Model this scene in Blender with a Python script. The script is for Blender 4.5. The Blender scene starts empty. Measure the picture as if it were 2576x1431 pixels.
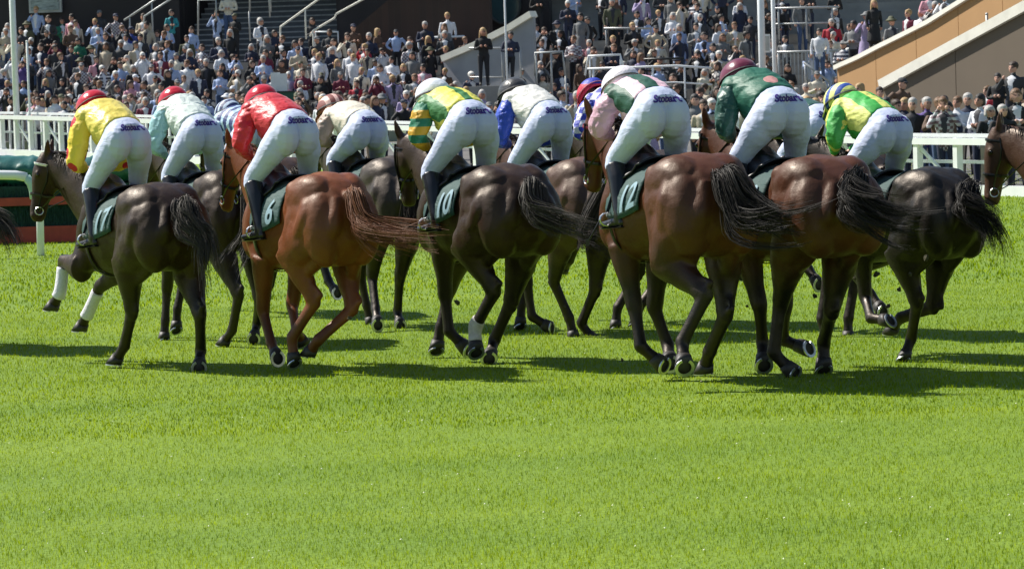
import bpy, bmesh, math, random
import numpy as np
from mathutils import Vector, Matrix
from mathutils.bvhtree import BVHTree

random.seed(7); rng = np.random.default_rng(7)
S = bpy.context.scene
COL = S.collection
R = math.radians

# ------------------------------------------------------------------ camera
W0, H0, F0 = 2576.0, 1431.0, 8820.0        # picture units used for measuring the photograph
CAM = np.array([0.0, 0.0, 2.41])
PITCH, ROLL = math.atan((715.5-190)/F0), R(1.8)
cf = np.array([0, math.cos(PITCH), -math.sin(PITCH)])
r0 = np.array([1.0, 0, 0]); u0 = np.array([0, math.sin(PITCH), math.cos(PITCH)])
cr = math.cos(ROLL)*r0 - math.sin(ROLL)*u0
cu = math.sin(ROLL)*r0 + math.cos(ROLL)*u0
cam = bpy.data.cameras.new('camera'); camo = bpy.data.objects.new('camera', cam); COL.objects.link(camo)
camo.matrix_world = Matrix(((cr[0], cu[0], -cf[0], CAM[0]), (cr[1], cu[1], -cf[1], CAM[1]), (cr[2], cu[2], -cf[2], CAM[2]), (0, 0, 0, 1)))
cam.sensor_width = 36; cam.lens = 36*F0/W0; cam.clip_start = 0.5; cam.clip_end = 2000
cam.dof.use_dof = True; cam.dof.focus_distance = 29.5; cam.dof.aperture_fstop = 13.0
S.camera = camo

# ------------------------------------------------------------------ light
SUN_AZ = np.array([-0.87, 0.493]); SUN_EL = R(47)
w = bpy.data.worlds.new('World'); S.world = w; w.use_nodes = True
nt = w.node_tree; bg = nt.nodes['Background']
sky = nt.nodes.new('ShaderNodeTexSky'); sky.sky_type = 'NISHITA'; sky.sun_disc = False
sky.sun_elevation = SUN_EL; sky.sun_rotation = math.atan2(SUN_AZ[0], SUN_AZ[1])
sky.air_density = 1.2; sky.dust_density = 0.2; sky.ozone_density = 1.0
nt.links.new(sky.outputs['Color'], bg.inputs['Color']); bg.inputs['Strength'].default_value = 0.072
sun = bpy.data.lights.new('sun', 'SUN'); sun.energy = 5.0; sun.angle = R(0.5); sun.color = (1.0, 0.95, 0.86)
suno = bpy.data.objects.new('sun', sun); COL.objects.link(suno)
sd = Vector((SUN_AZ[0]*math.cos(SUN_EL), SUN_AZ[1]*math.cos(SUN_EL), math.sin(SUN_EL)))
suno.rotation_euler = sd.to_track_quat('Z', 'Y').to_euler(); suno.location = (-30, 30, 40)
S.view_settings.view_transform = 'Standard'; S.view_settings.look = 'None'
S.view_settings.gamma = 1; S.view_settings.use_curve_mapping = False
S.view_settings.exposure = 0.55

# ------------------------------------------------------------------ measuring helpers
def ray(u, v):
    d = cf + cr*((u-W0/2)/F0) - cu*((v-H0/2)/F0)
    return d
def at(u, v, Y):                       # the point at distance Y seen at (u, v)
    d = ray(u, v); return CAM + d*(Y/d[1])
def on_plane(u, v, p0, nrm):
    d = ray(u, v); t = np.dot(np.asarray(p0)-CAM, nrm)/np.dot(d, nrm); return CAM + d*t
def at_z(u, z, D):                     # column u, depth D along the optical axis, height z
    x = (u-W0/2)/F0
    base = CAM + D*(cf + x*cr); y = (z-base[2])/(D*cu[2]); return base + D*y*cu
def proj(p):
    d = np.asarray(p, float)-CAM; k = d@cf
    return (W0/2+F0*(d@cr)/k, H0/2-F0*(d@cu)/k)
def zg(Y):
    return 0.45*min(1, max(0, (Y-66)/42))

# ------------------------------------------------------------------ materials
MATS = {}
def newmat(name):
    m = bpy.data.materials.new(name); m.use_nodes = True
    return m, m.node_tree, m.node_tree.nodes['Principled BSDF']
def nd(t, kind, **kw):
    n = t.nodes.new(kind)
    for k, v in kw.items():
        if k.startswith('i_'): n.inputs[k[2:].replace('_', ' ')].default_value = v
        else: setattr(n, k, v)
    return n
def mat(name, col, rough=0.6, var=0.12, scale=8.0, bump=0.0, bscale=40.0, metal=0.0, spec=0.5, sheen=0.0, stretch=None):
    """plain surface with colour variation and fine relief"""
    if name in MATS: return MATS[name]
    m, t, b = newmat(name)
    tc = nd(t, 'ShaderNodeTexCoord'); src = tc.outputs['Object']
    if stretch:
        mp = nd(t, 'ShaderNodeMapping'); mp.inputs['Scale'].default_value = stretch
        t.links.new(src, mp.inputs['Vector']); src = mp.outputs['Vector']
    n = nd(t, 'ShaderNodeTexNoise'); n.inputs['Scale'].default_value = scale; n.inputs['Detail'].default_value = 5
    t.links.new(src, n.inputs['Vector'])
    mr = nd(t, 'ShaderNodeMapRange'); mr.inputs['From Min'].default_value = .25; mr.inputs['From Max'].default_value = .75
    mr.inputs['To Min'].default_value = 1-var; mr.inputs['To Max'].default_value = 1+var
    t.links.new(n.outputs['Fac'], mr.inputs['Value'])
    mx = nd(t, 'ShaderNodeMix', data_type='RGBA', blend_type='MULTIPLY'); mx.inputs['Factor'].default_value = 1
    mx.inputs['A'].default_value = (*col, 1); t.links.new(mr.outputs['Result'], mx.inputs['B'])
    t.links.new(mx.outputs['Result'], b.inputs['Base Color'])
    b.inputs['Roughness'].default_value = rough; b.inputs['Metallic'].default_value = metal
    b.inputs['Specular IOR Level'].default_value = spec
    if sheen: b.inputs['Sheen Weight'].default_value = sheen
    if bump:
        n2 = nd(t, 'ShaderNodeTexNoise'); n2.inputs['Scale'].default_value = bscale; n2.inputs['Detail'].default_value = 4
        t.links.new(src, n2.inputs['Vector'])
        bp = nd(t, 'ShaderNodeBump'); bp.inputs['Strength'].default_value = bump; bp.inputs['Distance'].default_value = .02
        t.links.new(n2.outputs['Fac'], bp.inputs['Height']); t.links.new(bp.outputs['Normal'], b.inputs['Normal'])
    MATS[name] = m; return m

def mat_pattern(name, c1, c2, kind='stripes', axis=2, period=.1, duty=.5, rough=.55, bump=.25, c3=None, phase=0.0):
    """two-colour cloth: hoops / stripes along an object axis, spots or checks"""
    if name in MATS: return MATS[name]
    m, t, b = newmat(name)
    tc = nd(t, 'ShaderNodeTexCoord'); sp = nd(t, 'ShaderNodeSeparateXYZ'); t.links.new(tc.outputs['Object'], sp.inputs[0])
    def band(ax, per, du):
        a = nd(t, 'ShaderNodeMath', operation='MULTIPLY_ADD'); a.inputs[1].default_value = 1/per; a.inputs[2].default_value = phase+50
        t.links.new(sp.outputs[ax], a.inputs[0])
        f = nd(t, 'ShaderNodeMath', operation='FRACT'); t.links.new(a.outputs[0], f.inputs[0])
        g = nd(t, 'ShaderNodeMath', operation='LESS_THAN'); g.inputs[1].default_value = du; t.links.new(f.outputs[0], g.inputs[0])
        return g.outputs[0]
    if kind == 'stripes': fac = band(axis, period, duty)
    elif kind == 'check':
        x = nd(t, 'ShaderNodeMath', operation='SUBTRACT'); t.links.new(band(0, period, .5), x.inputs[0]); t.links.new(band(2, period, .5), x.inputs[1])
        y = nd(t, 'ShaderNodeMath', operation='ABSOLUTE'); t.links.new(x.outputs[0], y.inputs[0]); fac = y.outputs[0]
    elif kind == 'spots':
        vo = nd(t, 'ShaderNodeTexVoronoi'); vo.inputs['Scale'].default_value = 1/period; t.links.new(tc.outputs['Object'], vo.inputs['Vector'])
        g = nd(t, 'ShaderNodeMath', operation='LESS_THAN'); g.inputs[1].default_value = duty; t.links.new(vo.outputs['Distance'], g.inputs[0]); fac = g.outputs[0]
    elif kind == 'above':           # c1 above a coordinate value (period), c2 below
        g = nd(t, 'ShaderNodeMath', operation='GREATER_THAN'); g.inputs[1].default_value = period; t.links.new(sp.outputs[axis], g.inputs[0]); fac = g.outputs[0]
    mx = nd(t, 'ShaderNodeMix', data_type='RGBA'); t.links.new(fac, mx.inputs['Factor'])
    mx.inputs['A'].default_value = (*c2, 1); mx.inputs['B'].default_value = (*c1, 1)
    t.links.new(mx.outputs['Result'], b.inputs['Base Color']); b.inputs['Roughness'].default_value = rough
    cloth_bump(t, b, tc, bump)
    MATS[name] = m; return m

def cloth_bump(t, b, tc, strength):
    mp = nd(t, 'ShaderNodeMapping'); mp.inputs['Scale'].default_value = (5, 11, 16); mp.inputs['Rotation'].default_value = (0.3, .5, .2)
    t.links.new(tc.outputs['Object'], mp.inputs['Vector'])
    n = nd(t, 'ShaderNodeTexNoise'); n.inputs['Scale'].default_value = 1.0; n.inputs['Detail'].default_value = 3; n.inputs['Distortion'].default_value = .8
    t.links.new(mp.outputs['Vector'], n.inputs['Vector'])
    n2 = nd(t, 'ShaderNodeTexNoise'); n2.inputs['Scale'].default_value = 350; t.links.new(tc.outputs['Object'], n2.inputs['Vector'])
    ad = nd(t, 'ShaderNodeMath', operation='MULTIPLY_ADD'); ad.inputs[1].default_value = .05
    t.links.new(n2.outputs['Fac'], ad.inputs[0]); t.links.new(n.outputs['Fac'], ad.inputs[2])
    bp = nd(t, 'ShaderNodeBump'); bp.inputs['Strength'].default_value = strength; bp.inputs['Distance'].default_value = .05
    t.links.new(ad.outputs[0], bp.inputs['Height']); t.links.new(bp.outputs['Normal'], b.inputs['Normal'])

def mat_cloth(name, col, rough=.55, bump=.35, sheen=.1):
    if name in MATS: return MATS[name]
    m, t, b = newmat(name)
    tc = nd(t, 'ShaderNodeTexCoord'); n = nd(t, 'ShaderNodeTexNoise'); n.inputs['Scale'].default_value = 4; t.links.new(tc.outputs['Object'], n.inputs['Vector'])
    hs = nd(t, 'ShaderNodeMapRange'); hs.inputs['To Min'].default_value = .86; hs.inputs['To Max'].default_value = 1.08; t.links.new(n.outputs['Fac'], hs.inputs['Value'])
    mx = nd(t, 'ShaderNodeMix', data_type='RGBA', blend_type='MULTIPLY'); mx.inputs['Factor'].default_value = 1; mx.inputs['A'].default_value = (*col, 1)
    t.links.new(hs.outputs['Result'], mx.inputs['B']); t.links.new(mx.outputs['Result'], b.inputs['Base Color'])
    b.inputs['Roughness'].default_value = rough; b.inputs['Sheen Weight'].default_value = sheen
    cloth_bump(t, b, tc, bump)
    MATS[name] = m; return m

def mat_coat(name, col, points, zlo=.62, zhi=1.0, rough=.37):
    """horse coat: body colour, dark leg points carried up as painted lower-body shade, glossy hair with fine relief"""
    if name in MATS: return MATS[name]
    m, t, b = newmat(name)
    tc = nd(t, 'ShaderNodeTexCoord'); sp = nd(t, 'ShaderNodeSeparateXYZ'); t.links.new(tc.outputs['Object'], sp.inputs[0])
    n = nd(t, 'ShaderNodeTexNoise'); n.inputs['Scale'].default_value = 2.6; n.inputs['Detail'].default_value = 4; t.links.new(tc.outputs['Object'], n.inputs['Vector'])
    zz = nd(t, 'ShaderNodeMath', operation='MULTIPLY_ADD'); zz.inputs[1].default_value = .3; t.links.new(n.outputs['Fac'], zz.inputs[0]); t.links.new(sp.outputs[2], zz.inputs[2])
    mr = nd(t, 'ShaderNodeMapRange'); mr.inputs['From Min'].default_value = zlo+.15; mr.inputs['From Max'].default_value = zhi+.15; t.links.new(zz.outputs[0], mr.inputs['Value'])  # leg points reach higher than the legs, painting shade into the lower coat
    mx = nd(t, 'ShaderNodeMix', data_type='RGBA'); mx.inputs['A'].default_value = (*points, 1); mx.inputs['B'].default_value = (*col, 1)
    t.links.new(mr.outputs['Result'], mx.inputs['Factor'])
    hv = nd(t, 'ShaderNodeMapRange'); hv.inputs['From Min'].default_value = .3; hv.inputs['From Max'].default_value = .7
    hv.inputs['To Min'].default_value = .7; hv.inputs['To Max'].default_value = 1.3; t.links.new(n.outputs['Fac'], hv.inputs['Value'])
    m2 = nd(t, 'ShaderNodeMix', data_type='RGBA', blend_type='MULTIPLY'); m2.inputs['Factor'].default_value = 1
    t.links.new(mx.outputs['Result'], m2.inputs['A']); t.links.new(hv.outputs['Result'], m2.inputs['B'])
    t.links.new(m2.outputs['Result'], b.inputs['Base Color'])
    b.inputs['Specular IOR Level'].default_value = .46; b.inputs['Specular Tint'].default_value = (1.0, .84, .70, 1)
    rn = nd(t, 'ShaderNodeTexNoise'); rn.inputs['Scale'].default_value = 9; rn.inputs['Detail'].default_value = 5; t.links.new(tc.outputs['Object'], rn.inputs['Vector'])
    rr = nd(t, 'ShaderNodeMapRange'); rr.inputs['From Min'].default_value = .3; rr.inputs['From Max'].default_value = .7; rr.inputs['To Min'].default_value = rough-.04; rr.inputs['To Max'].default_value = rough+.22
    t.links.new(rn.outputs['Fac'], rr.inputs['Value']); t.links.new(rr.outputs['Result'], b.inputs['Roughness'])
    pass
    # relief: muscle and vein scale plus short hair
    mp = nd(t, 'ShaderNodeMapping'); mp.inputs['Scale'].default_value = (2.6, 5, 3.6); mp.inputs['Rotation'].default_value = (0, .7, 0)
    t.links.new(tc.outputs['Object'], mp.inputs['Vector'])
    a = nd(t, 'ShaderNodeTexNoise'); a.inputs['Scale'].default_value = 1.0; a.inputs['Detail'].default_value = 3; a.inputs['Distortion'].default_value = .6
    t.links.new(mp.outputs['Vector'], a.inputs['Vector'])
    mp2 = nd(t, 'ShaderNodeMapping'); mp2.inputs['Scale'].default_value = (30, 160, 90); mp2.inputs['Rotation'].default_value = (0, .6, 0)
    t.links.new(tc.outputs['Object'], mp2.inputs['Vector'])
    h = nd(t, 'ShaderNodeTexNoise'); h.inputs['Scale'].default_value = 1.0; h.inputs['Detail'].default_value = 2; t.links.new(mp2.outputs['Vector'], h.inputs['Vector'])
    ad = nd(t, 'ShaderNodeMath', operation='MULTIPLY_ADD'); ad.inputs[1].default_value = .035; t.links.new(h.outputs['Fac'], ad.inputs[0])
    vn = nd(t, 'ShaderNodeTexNoise'); vn.inputs['Scale'].default_value = 5.5; vn.inputs['Detail'].default_value = 9; vn.inputs['Roughness'].default_value = .72; vn.inputs['Distortion'].default_value = .4; t.links.new(tc.outputs['Object'], vn.inputs['Vector'])
    v2 = nd(t, 'ShaderNodeMath', operation='MULTIPLY_ADD'); v2.inputs[1].default_value = .17; t.links.new(vn.outputs['Fac'], v2.inputs[0]); am = nd(t, 'ShaderNodeMath', operation='MULTIPLY'); am.inputs[1].default_value = .22; t.links.new(a.outputs['Fac'], am.inputs[0]); t.links.new(am.outputs[0], v2.inputs[2]); t.links.new(v2.outputs[0], ad.inputs[2])
    bp = nd(t, 'ShaderNodeBump'); bp.inputs['Strength'].default_value = .48; bp.inputs['Distance'].default_value = .07
    t.links.new(ad.outputs[0], bp.inputs['Height']); t.links.new(bp.outputs['Normal'], b.inputs['Normal'])
    MATS[name] = m; return m

def mat_hair(name, c1, c2):
    if name in MATS: return MATS[name]
    m, t, b = newmat(name)
    g = nd(t, 'ShaderNodeNewGeometry')
    mx = nd(t, 'ShaderNodeMix', data_type='RGBA'); t.links.new(g.outputs['Random Per Island'], mx.inputs['Factor'])
    mx.inputs['A'].default_value = (*c1, 1); mx.inputs['B'].default_value = (*c2, 1)
    t.links.new(mx.outputs['Result'], b.inputs['Base Color']); b.inputs['Roughness'].default_value = .62
    b.inputs['Specular IOR Level'].default_value = .3
    MATS[name] = m; return m

def mat_brick(name, c1, c2, mortar, sx=4.6, vary=.12):
    if name in MATS: return MATS[name]
    m, t, b = newmat(name)
    tc = nd(t, 'ShaderNodeTexCoord'); mp = nd(t, 'ShaderNodeMapping'); t.links.new(tc.outputs['Object'], mp.inputs['Vector'])
    br = nd(t, 'ShaderNodeTexBrick'); br.inputs['Color1'].default_value = (*c1, 1); br.inputs['Color2'].default_value = (*c2, 1); br.inputs['Mortar'].default_value = (*mortar, 1)
    br.inputs['Scale'].default_value = sx; br.inputs['Mortar Size'].default_value = .012; br.inputs['Brick Width'].default_value = 1.0; br.inputs['Row Height'].default_value = .34
    t.links.new(mp.outputs['Vector'], br.inputs['Vector'])
    n = nd(t, 'ShaderNodeTexNoise'); n.inputs['Scale'].default_value = .8; n.inputs['Detail'].default_value = 6; t.links.new(tc.outputs['Object'], n.inputs['Vector'])
    mr = nd(t, 'ShaderNodeMapRange'); mr.inputs['To Min'].default_value = 1-vary*1.6; mr.inputs['To Max'].default_value = 1+vary*1.6; t.links.new(n.outputs['Fac'], mr.inputs['Value'])
    mx = nd(t, 'ShaderNodeMix', data_type='RGBA', blend_type='MULTIPLY'); mx.inputs['Factor'].default_value = 1
    t.links.new(br.outputs['Color'], mx.inputs['A']); t.links.new(mr.outputs['Result'], mx.inputs['B'])
    t.links.new(mx.outputs['Result'], b.inputs['Base Color']); b.inputs['Roughness'].default_value = .85
    MATS[name] = m; return m

# ------------------------------------------------------------------ object helpers
def tag(o, label=None, cat=None, group=None, kind=None):
    if label: o['label'] = label
    if cat: o['category'] = cat
    if group: o['group'] = group
    if kind: o['kind'] = kind
    return o
def empty(name, loc=(0, 0, 0), rz=0.0, label=None, cat=None, group=None):
    o = bpy.data.objects.new(name, None); COL.objects.link(o); o.location = loc; o.rotation_euler = (0, 0, rz)
    o.empty_display_size = .2
    return tag(o, label, cat, group)
def link(name, me, m=None, parent=None, smooth=None):
    o = bpy.data.objects.new(name, me); COL.objects.link(o)
    if m is not None and len(me.materials) == 0: me.materials.append(m)
    if parent is not None: o.parent = parent
    if smooth: me.polygons.foreach_set('use_smooth', [True]*len(me.polygons))
    return o
def me_from(verts, faces, smooth=False):
    me = bpy.data.meshes.new('m'); me.from_pydata([tuple(map(float, v)) for v in verts], [], faces)
    if smooth: me.polygons.foreach_set('use_smooth', [True]*len(me.polygons))
    return me
class MB:
    def __init__(s): s.v = []; s.f = []
    def add(s, vf):
        k = len(s.v); s.v.extend(map(tuple, vf[0])); s.f.extend([tuple(i+k for i in f) for f in vf[1]]); return s
    def box(s, c, d, rz=0.0):
        x, y, z = np.array(d)/2.0; ca, sa = math.cos(rz), math.sin(rz); vs = []
        for i in (-1, 1):
            for j in (-1, 1):
                for k in (-1, 1): vs.append((c[0]+i*x*ca-j*y*sa, c[1]+i*x*sa+j*y*ca, c[2]+k*z))
        return s.add((vs, [(0, 1, 3, 2), (4, 6, 7, 5), (0, 4, 5, 1), (2, 3, 7, 6), (0, 2, 6, 4), (1, 5, 7, 3)]))
    def tube(s, pts, r, n=8): return s.add(tube(pts, [(r, r)]*len(pts), n))
    def prism(s, poly, off):            # closed polygon (3D points) extruded by a vector
        n = len(poly); poly = [np.asarray(p, float) for p in poly]; off = np.asarray(off, float)
        vs = poly+[p+off for p in poly]
        fs = [tuple(range(n)), tuple(range(2*n-1, n-1, -1))]+[(i, i+n, (i+1) % n+n, (i+1) % n) for i in range(n)]
        return s.add((vs, fs))
    def mesh(s, smooth=False):
        me = me_from(s.v, s.f, smooth)
        bm = bmesh.new(); bm.from_mesh(me); bmesh.ops.recalc_face_normals(bm, faces=bm.faces); bm.to_mesh(me); bm.free(); return me
    def obj(s, name, m, parent=None, smooth=False): return link(name, s.mesh(smooth), m, parent)

def nrm(v):
    v = np.asarray(v, float); l = np.linalg.norm(v); return v/l if l > 1e-9 else v
def tube(pts, rad, n=12, side=None, cap=True):
    """closed tube; rad = (sideways, front-back) radii per point"""
    P = [np.asarray(p, float) for p in pts]; m = len(P); vs = []; fs = []; prev = None
    for i in range(m):
        t = nrm(P[min(i+1, m-1)]-P[max(i-1, 0)])
        if side is not None: s_ = np.asarray(side, float)
        elif prev is not None: s_ = prev
        else: s_ = np.array([0, 1.0, 0]) if abs(t[1]) < .9 else np.array([1.0, 0, 0])
        s_ = nrm(s_-t*np.dot(s_, t)); q = np.cross(t, s_); prev = s_
        for k in range(n):
            a = 2*math.pi*k/n; vs.append(P[i]+s_*math.cos(a)*rad[i][0]+q*math.sin(a)*rad[i][1])
    for i in range(m-1):
        for k in range(n):
            k2 = (k+1) % n; fs.append((i*n+k, i*n+k2, (i+1)*n+k2, (i+1)*n+k))
    if cap:
        a = len(vs); vs.append(P[0]-nrm(P[1]-P[0])*min(rad[0])*.45); vs.append(P[-1]+nrm(P[-1]-P[-2])*min(rad[-1])*.45)
        for k in range(n):
            fs.append((a, (k+1) % n, k)); fs.append((a+1, (m-1)*n+k, (m-1)*n+(k+1) % n))
    return vs, fs
def fine(pts, rad, sub=3):
    """smooth (Catmull-Rom) resampling of a control polyline with radii"""
    P = np.array(pts, float); Q = np.array(rad, float); out = []; ro = []; n = len(P)
    for i in range(n-1):
        p0, p1, p2, p3 = P[max(i-1, 0)], P[i], P[i+1], P[min(i+2, n-1)]
        for k in range(sub):
            t = k/sub
            out.append(.5*((2*p1)+(p2-p0)*t+(2*p0-5*p1+4*p2-p3)*t*t+(3*p1-p0-3*p2+p3)*t**3)); ro.append(Q[i]*(1-t)+Q[i+1]*t)
    out.append(P[-1]); ro.append(Q[-1]); return out, ro
def ellipsoid(c, r, rot=None, n=12, m=8):
    c = np.asarray(c, float); vs = []; fs = []
    M = np.array(rot.to_3x3()) if rot is not None else np.eye(3)
    for i in range(1, m):
        th = math.pi*i/m
        for k in range(n):
            a = 2*math.pi*k/n; vs.append(c+M@np.array([r[0]*math.sin(th)*math.cos(a), r[1]*math.sin(th)*math.sin(a), r[2]*math.cos(th)]))
    top = len(vs); vs.append(c+M@np.array([0, 0, r[2]])); vs.append(c+M@np.array([0, 0, -r[2]]))
    for i in range(m-2):
        for k in range(n):
            k2 = (k+1) % n; fs.append((i*n+k, (i+1)*n+k, (i+1)*n+k2, i*n+k2))
    for k in range(n):
        fs.append((top, k, (k+1) % n)); fs.append((top+1, (m-2)*n+(k+1) % n, (m-2)*n+k))
    return vs, fs
from mathutils import noise as mn
def folds(me, amp, sc, seed=0.0, rot=.6):
    """cloth folds pressed into a mesh along its normals"""
    ca, sa = math.cos(rot), math.sin(rot); nn = [v.normal.copy() for v in me.vertices]
    for v, n_ in zip(me.vertices, nn):
        x, y, z = v.co; p = Vector(((x*ca-z*sa)*sc[0]+seed, y*sc[1], (x*sa+z*ca)*sc[2]))
        a = mn.noise(p+Vector((0, 0, mn.noise(p*.5)*1.5))); b_ = mn.noise(p*2.3+Vector((7, 3, 1)))
        v.co += n_*amp*((1-abs(a)*2.4)*.8-.5+.35*b_)
    me.update(); return me
def union(shells, voxel, smooth=6, ratio=None, fac=.5):
    """one continuous skin over overlapping closed shells"""
    b = MB()
    for s in shells: b.add(s)
    me = b.mesh(); o = bpy.data.objects.new('tmp', me); COL.objects.link(o)
    md = o.modifiers.new('r', 'REMESH'); md.mode = 'VOXEL'; md.voxel_size = voxel
    if smooth:
        sm = o.modifiers.new('s', 'SMOOTH'); sm.factor = fac; sm.iterations = smooth
    if ratio:
        dc = o.modifiers.new('d', 'DECIMATE'); dc.ratio = ratio
    dg = bpy.context.evaluated_depsgraph_get(); dg.update()
    out = bpy.data.meshes.new_from_object(o.evaluated_get(dg), depsgraph=dg)
    bpy.data.objects.remove(o); bpy.data.meshes.remove(me)
    out.polygons.foreach_set('use_smooth', [True]*len(out.polygons))
    return out
# ================================================================== GROUND AND GRASS
def grass_mat(name, base, ground=False):
    m, t, b = newmat(name)
    g = nd(t, 'ShaderNodeNewGeometry')
    n = nd(t, 'ShaderNodeTexNoise'); n.inputs['Scale'].default_value = .55; n.inputs['Detail'].default_value = 6; t.links.new(g.outputs['Position'], n.inputs['Vector'])
    ramp = nd(t, 'ShaderNodeValToRGB'); e = ramp.color_ramp.elements
    e[0].position = .32; e[0].color = (base[0]*.72, base[1]*.82, base[2]*.9, 1); e[1].position = .68; e[1].color = (base[0]*1.12, base[1]*1.08, base[2]*1.1, 1)
    mpb = nd(t, 'ShaderNodeMapping'); mpb.inputs['Scale'].default_value = (.12, .9, 1); t.links.new(g.outputs['Position'], mpb.inputs['Vector'])
    nb_ = nd(t, 'ShaderNodeTexNoise'); nb_.inputs['Scale'].default_value = 1.0; nb_.inputs['Detail'].default_value = 5; t.links.new(mpb.outputs['Vector'], nb_.inputs['Vector'])
    av = nd(t, 'ShaderNodeMath', operation='MULTIPLY_ADD'); av.inputs[1].default_value = .55; t.links.new(nb_.outputs['Fac'], av.inputs[0])
    hf = nd(t, 'ShaderNodeMath', operation='MULTIPLY'); hf.inputs[1].default_value = .45; t.links.new(n.outputs['Fac'], hf.inputs[0]); t.links.new(hf.outputs[0], av.inputs[2])
    t.links.new(av.outputs[0], ramp.inputs['Fac']); col = ramp.outputs['Color']
    if not ground:
        mr = nd(t, 'ShaderNodeMapRange'); mr.inputs['To Min'].default_value = .75; mr.inputs['To Max'].default_value = 1.22; t.links.new(g.outputs['Random Per Island'], mr.inputs['Value'])
        mx = nd(t, 'ShaderNodeMix', data_type='RGBA', blend_type='MULTIPLY'); mx.inputs['Factor'].default_value = 1
        t.links.new(col, mx.inputs['A']); t.links.new(mr.outputs['Result'], mx.inputs['B']); col = mx.outputs['Result']
    else:
        n3 = nd(t, 'ShaderNodeTexNoise'); n3.inputs['Scale'].default_value = 18; n3.inputs['Detail'].default_value = 8; t.links.new(g.outputs['Position'], n3.inputs['Vector'])
        bp = nd(t, 'ShaderNodeBump'); bp.inputs['Strength'].default_value = .8; bp.inputs['Distance'].default_value = .04; t.links.new(n3.outputs['Fac'], bp.inputs['Height']); t.links.new(bp.outputs['Normal'], b.inputs['Normal'])
    t.links.new(col, b.inputs['Base Color']); b.inputs['Roughness'].default_value = .7 if not ground else .9
    if not ground:
        b.inputs['Specular IOR Level'].default_value = .08
        tl = nd(t, 'ShaderNodeBsdfTranslucent'); hs = nd(t, 'ShaderNodeMix', data_type='RGBA', blend_type='MULTIPLY'); hs.inputs['Factor'].default_value = 1
        hs.inputs['B'].default_value = (1.7, 1.4, .6, 1); t.links.new(col, hs.inputs['A']); t.links.new(hs.outputs['Result'], tl.inputs['Color'])
        ms = nd(t, 'ShaderNodeMixShader'); ms.inputs['Fac'].default_value = .6; out = t.nodes['Material Output']
        t.links.new(b.outputs[0], ms.inputs[1]); t.links.new(tl.outputs[0], ms.inputs[2]); t.links.new(ms.outputs[0], out.inputs['Surface'])
    return m
GC = (.170, .268, .008)
xs = [-600, -60, -40, -25, -12, 0, 12, 25, 40, 60, 600]; ys = [-30, 0, 10, 30, 66, 72, 78, 84, 90, 96, 102, 108, 114, 200, 900]
gv = [(x, y, zg(y)) for y in ys for x in xs]; n = len(xs)
gf = [(j*n+i, j*n+i+1, (j+1)*n+i+1, (j+1)*n+i) for j in range(len(ys)-1) for i in range(n-1)]
tag(link('ground', me_from(gv, gf), grass_mat('turf', (GC[0]*.9, GC[1]*.9, GC[2]*.9), True)), 'short green turf of the racecourse', None, None, 'structure')

def grass(y0, y1, dens, hgt, wid, margin):
    d = []
    yy = y0
    ys_, xs_ = [], []
    ar = 0; N = 0
    steps = 24
    for k in range(steps):
        a, b = y0+(y1-y0)*k/steps, y0+(y1-y0)*(k+1)/steps; hw = (b*1288/F0)+margin; c = int(dens*2*hw*(b-a)*(y0/a)**1.2)
        ys_.append(rng.uniform(a, b, c)); xs_.append(rng.uniform(-hw, hw, c))
    x = np.concatenate(xs_); y = np.concatenate(ys_); return x, y
parts = []
for (y0, y1, dens, h0, w0, mg) in ((14.5, 24, 2700, .023, .0030, .8), (24, 38, 1250, .026, .0052, 1.2), (38, 82, 230, .036, .013, 2.5)):
    x, y = grass(y0, y1, dens, h0, w0, mg); parts.append((x, y, np.full(len(x), h0), np.full(len(x), w0)))
x = np.concatenate([p[0] for p in parts]); y = np.concatenate([p[1] for p in parts]); hh = np.concatenate([p[2] for p in parts]); ww = np.concatenate([p[3] for p in parts])
N = len(x); z = 0.45*np.clip((y-66)/42, 0, 1)
clump = .75+.5*(np.sin(x*2.1+np.sin(y*1.3)*2)*np.sin(y*1.7+np.sin(x*.9)*2)*.5+.5)
hh = hh*rng.uniform(.45, 1.25, N)*clump; ww = ww*rng.uniform(.7, 1.3, N)
az = rng.uniform(0, 2*np.pi, N); lean = rng.uniform(.1, .9, N)*hh; la = rng.uniform(0, 2*np.pi, N)
V = np.zeros((N, 5, 3)); dx, dy = np.cos(az)*ww*.5, np.sin(az)*ww*.5; lx, ly = np.cos(la)*lean, np.sin(la)*lean
V[:, 0] = np.stack([x-dx, y-dy, z-.004], 1); V[:, 1] = np.stack([x+dx, y+dy, z-.004], 1)
V[:, 2] = np.stack([x-dx*.8+lx*.35, y-dy*.8+ly*.35, z+hh*.6], 1); V[:, 3] = np.stack([x+dx*.8+lx*.35, y+dy*.8+ly*.35, z+hh*.6], 1)
V[:, 4] = np.stack([x+lx, y+ly, z+hh], 1)
me = bpy.data.meshes.new('grass'); me.vertices.add(N*5); me.vertices.foreach_set('co', V.reshape(-1))
base = (np.arange(N)*5)[:, None]; tri = np.concatenate([base+np.array([0, 1, 3]), base+np.array([0, 3, 2]), base+np.array([2, 3, 4])], 1).reshape(-1)
me.loops.add(len(tri)); me.loops.foreach_set('vertex_index', tri); me.polygons.add(len(tri)//3)
me.polygons.foreach_set('loop_start', np.arange(0, len(tri), 3)); me.polygons.foreach_set('loop_total', np.full(len(tri)//3, 3)); me.update(calc_edges=True)
tag(link('grass', me, grass_mat('grass_blades', GC)), 'short bright green grass covering the racecourse', 'grass', None, 'stuff')
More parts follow.
